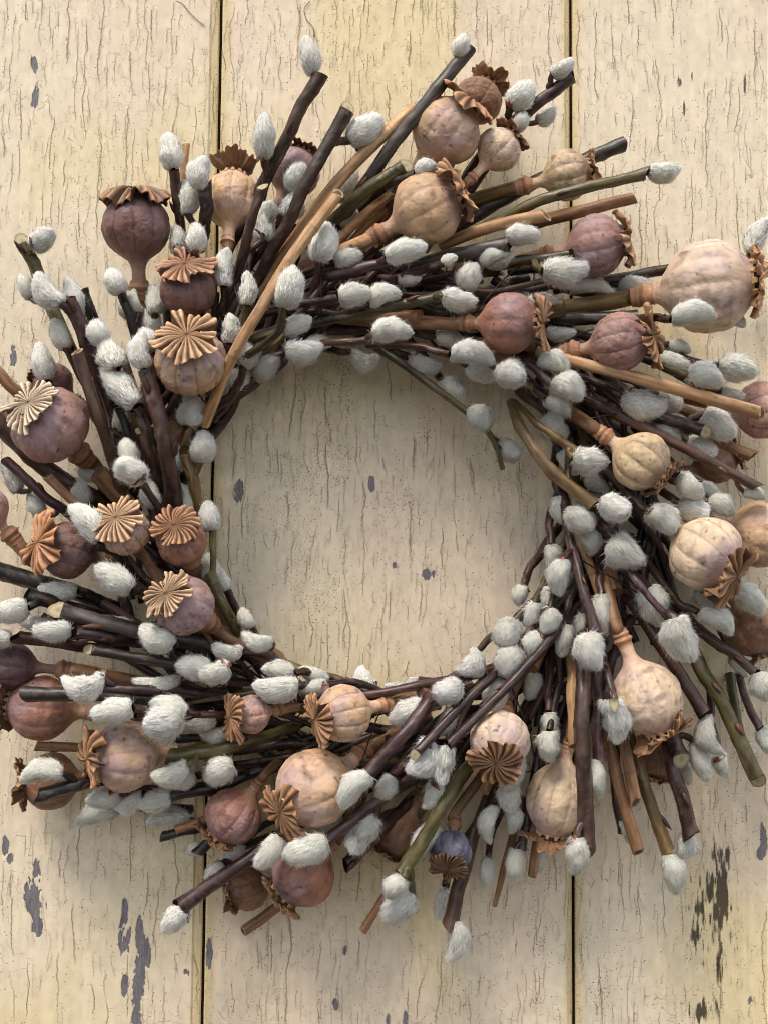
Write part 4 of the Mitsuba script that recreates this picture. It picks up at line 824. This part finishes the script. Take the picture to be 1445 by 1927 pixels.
for i, (key, c, r) in enumerate(twig_paths):
    for k in range((1, 0, 0, 1, 2)[i % 5]):
        add_bud(key, c, r, i * 7 + k)
for i, (label, pts, r0, r1, kind) in enumerate(ST):
    key = thing('dry_stem', label, 'stem', 'cut dry straw stems in the wreath')
    p3 = [P(a, b, h / 1000.0) for a, b, h in pts]
    sc = S(p3[-1])
    stalk(key, p3, r0 * sc, r1 * sc, kind, cut=True, seed=i + 500, mat='m_straw', cutcol=(0.52, 0.38, 0.24))
for i, q in enumerate(LOOSE):
    x, y, L, Wd, ang, z = q[:6]
    tilt = q[6] if len(q) > 6 else 0
    key = thing('willow_twig', unique_label(f'twig with {look(L, Wd)} catkin just', x, y), 'twig', 'pussy willow twigs half hidden in the wreath')
    b, ax = add_catkin(key, x, y, L, Wd, ang, z, tilt)
    R = np.random.default_rng(i + 9000)
    # the twig runs back and down, bending with the swirl towards the binding
    a = math.radians(ang)
    bx, by = x - math.cos(a) * L * 0.5, y + math.sin(a) * L * 0.5
    rel = np.array([bx, by]) - HUB
    tang = np.array([-rel[1], rel[0]]) / np.linalg.norm(rel)              # clockwise in the picture
    back = np.array([-math.cos(a), math.sin(a)]) * 0.55 - tang * 0.45 - 0.25 * rel / np.linalg.norm(rel) * np.sign(np.linalg.norm(rel) - 440)
    back /= np.linalg.norm(back)
    e1 = np.array([bx, by]) + np.array([-math.cos(a), math.sin(a)]) * 45
    e2 = e1 + back * R.uniform(60, 100)
    kind = R.choice(list('dpkrodp'))
    p3 = [P(*e2, max(3, z - 22) / 1000), P(*e1, max(4, z - 9) / 1000), b + ax * 0.0008]
    sc = S(p3[-1])
    c, r = stalk(key, p3, R.uniform(8, 11) * sc, R.uniform(7, 9) * sc, kind, cut=False, seed=i + 700)

bulk = []
# deep layer: dark twigs that fill the body of the ring
for i in range(150):
    R = np.random.default_rng(i + 20000)
    ph = (i + R.uniform(-0.4, 0.4)) / 150 * 2 * math.pi
    rad = R.uniform(355, 520)
    c0 = HUB + rad * np.array([math.cos(ph), -math.sin(ph)]) * np.array([1.0, 0.97])
    o = (c0 - HUB) / np.linalg.norm(c0 - HUB); tg = np.array([-o[1], o[0]])
    sp = R.uniform(0.25, 0.75)
    d = tg * math.cos(sp) + o * math.sin(sp)
    L = R.uniform(190, 250)
    z = R.uniform(4, 24)
    p0 = c0 - (tg * 0.95 + o * 0.05) * L * 0.4; p1 = c0 + d * L * 0.6
    p3 = [P(*p0, z / 1000), P(*c0, (z + 3) / 1000), P(*p1, (z + R.uniform(2, 8)) / 1000)]
    sc = S(p3[0]); r0, r1 = R.uniform(9, 12) * sc, R.uniform(7, 10) * sc
    cl = spline(p3, 40)
    v, f, s_, a_, t_ = tube(cl, np.linspace(r0, r1, 40)[:, None] * (1 + 0.2 * (meshkit.noise(np.stack(np.broadcast_arrays(np.cos(np.arange(10) * 0.628)[None] * 2 + i, np.sin(np.arange(10) * 0.628)[None] * 2, (np.linspace(0, 9, 40))[:, None]), -1), 5) - 0.5)), 10)
    col = bark_color(v, s_, a_, R.choice(list('dkpkdo')), 0.06, i)
    for ring, tt in ((v[:10][::-1], -t_[0]), (v[-10:], t_[-1])):
        cv, cf = cap(ring, 0, tt)
        f = np.vstack([f, np.array(cf) + len(v)]); col = np.vstack([col, np.repeat(col[:1], len(cv), 0)]); v = np.vstack([v, cv])
    bulk.append((v, f, col))
off = np.cumsum([0] + [len(q[0]) for q in bulk])
key = thing('twig_filling', 'dense dark mass of bare willow twigs buried inside the wreath', 'twigs', kind='stuff')
scene[key] = shape(np.vstack([q[0] for q in bulk]), np.vstack([q[1] + o_ for q, o_ in zip(bulk, off)]), 'm_bark', np.vstack([q[2] for q in bulk]))

# slim twigs between the layers
for i in range(54):
    R = np.random.default_rng(i + 30000)
    ph = (i + R.uniform(-0.4, 0.4)) / 54 * 2 * math.pi
    rad = R.uniform(360, 480)
    c0 = HUB + rad * np.array([math.cos(ph), -math.sin(ph)]) * np.array([1.0, 0.97])
    o = (c0 - HUB) / np.linalg.norm(c0 - HUB); tg = np.array([-o[1], o[0]])
    sp = R.uniform(0.15, 0.7)
    d = tg * math.cos(sp) + o * math.sin(sp)
    L = R.uniform(200, 290)
    z = R.uniform(20, 40)
    p0 = c0 - (tg * 0.97 - o * 0.02) * L * 0.4; p1 = c0 + d * L * 0.6
    key = thing('willow_twig', unique_label('slim bare twig', *p1), 'twig', 'slim bare twigs between the layers of the wreath')
    p3 = [P(*p0, max(6, z - 10) / 1000), P(*c0, z / 1000), P(*p1, (z + R.uniform(-4, 6)) / 1000)]
    c, r = stalk(key, p3, R.uniform(6, 9) * S(p3[0]), R.uniform(4.5, 7) * S(p3[0]), R.choice(list('dprohrm')), cut=bool(R.uniform() < 0.5), seed=i + 1700)
    if i % 3 == 0: add_bud(key, c, r * 1.3, i + 800)

# the binding wire round the bundle
t = np.linspace(0, 1, 1500)
ph = t * 2 * math.pi; tw_ = ph * 18
rr = 455 + 95 * np.cos(tw_); hh = 22 + 22 * np.sin(tw_)
wp = np.array([P(HUB[0] + r_ * math.cos(p_), HUB[1] - r_ * math.sin(p_), h_ / 1000) for r_, p_, h_ in zip(rr, ph, hh)])
wv, wf, _, _, _ = tube(wp, 0.00036, 5)
key = thing('binding_wire', 'thin black wire wound round the bundled stems of the wreath', 'wire')
scene[key] = shape(wv, wf, 'm_wire')

# two stray hairs caught on the paint near the top
for label, pts in (('fine curled dark hair stuck to the paint at the top left plank', [(332, 2, 2), (345, 8, 0.6), (356, 22, 0.9), (372, 38, 0.8), (386, 49, 0.5)]),
                   ('fine curved dark hair stuck to the paint above the tallest catkin', [(583, 2, 0.6), (573, 18, 0.9), (578, 38, 0.8), (590, 52, 0.7), (592, 70, 0.5)])):
    key = thing('stray_hair', label, 'hair')
    hp = spline([P(a, b, h / 1000) for a, b, h in pts], 24)
    hv, hf, _, _, _ = tube(hp, 0.00016, 5)
    scene[key] = shape(hv, hf, 'm_wire')
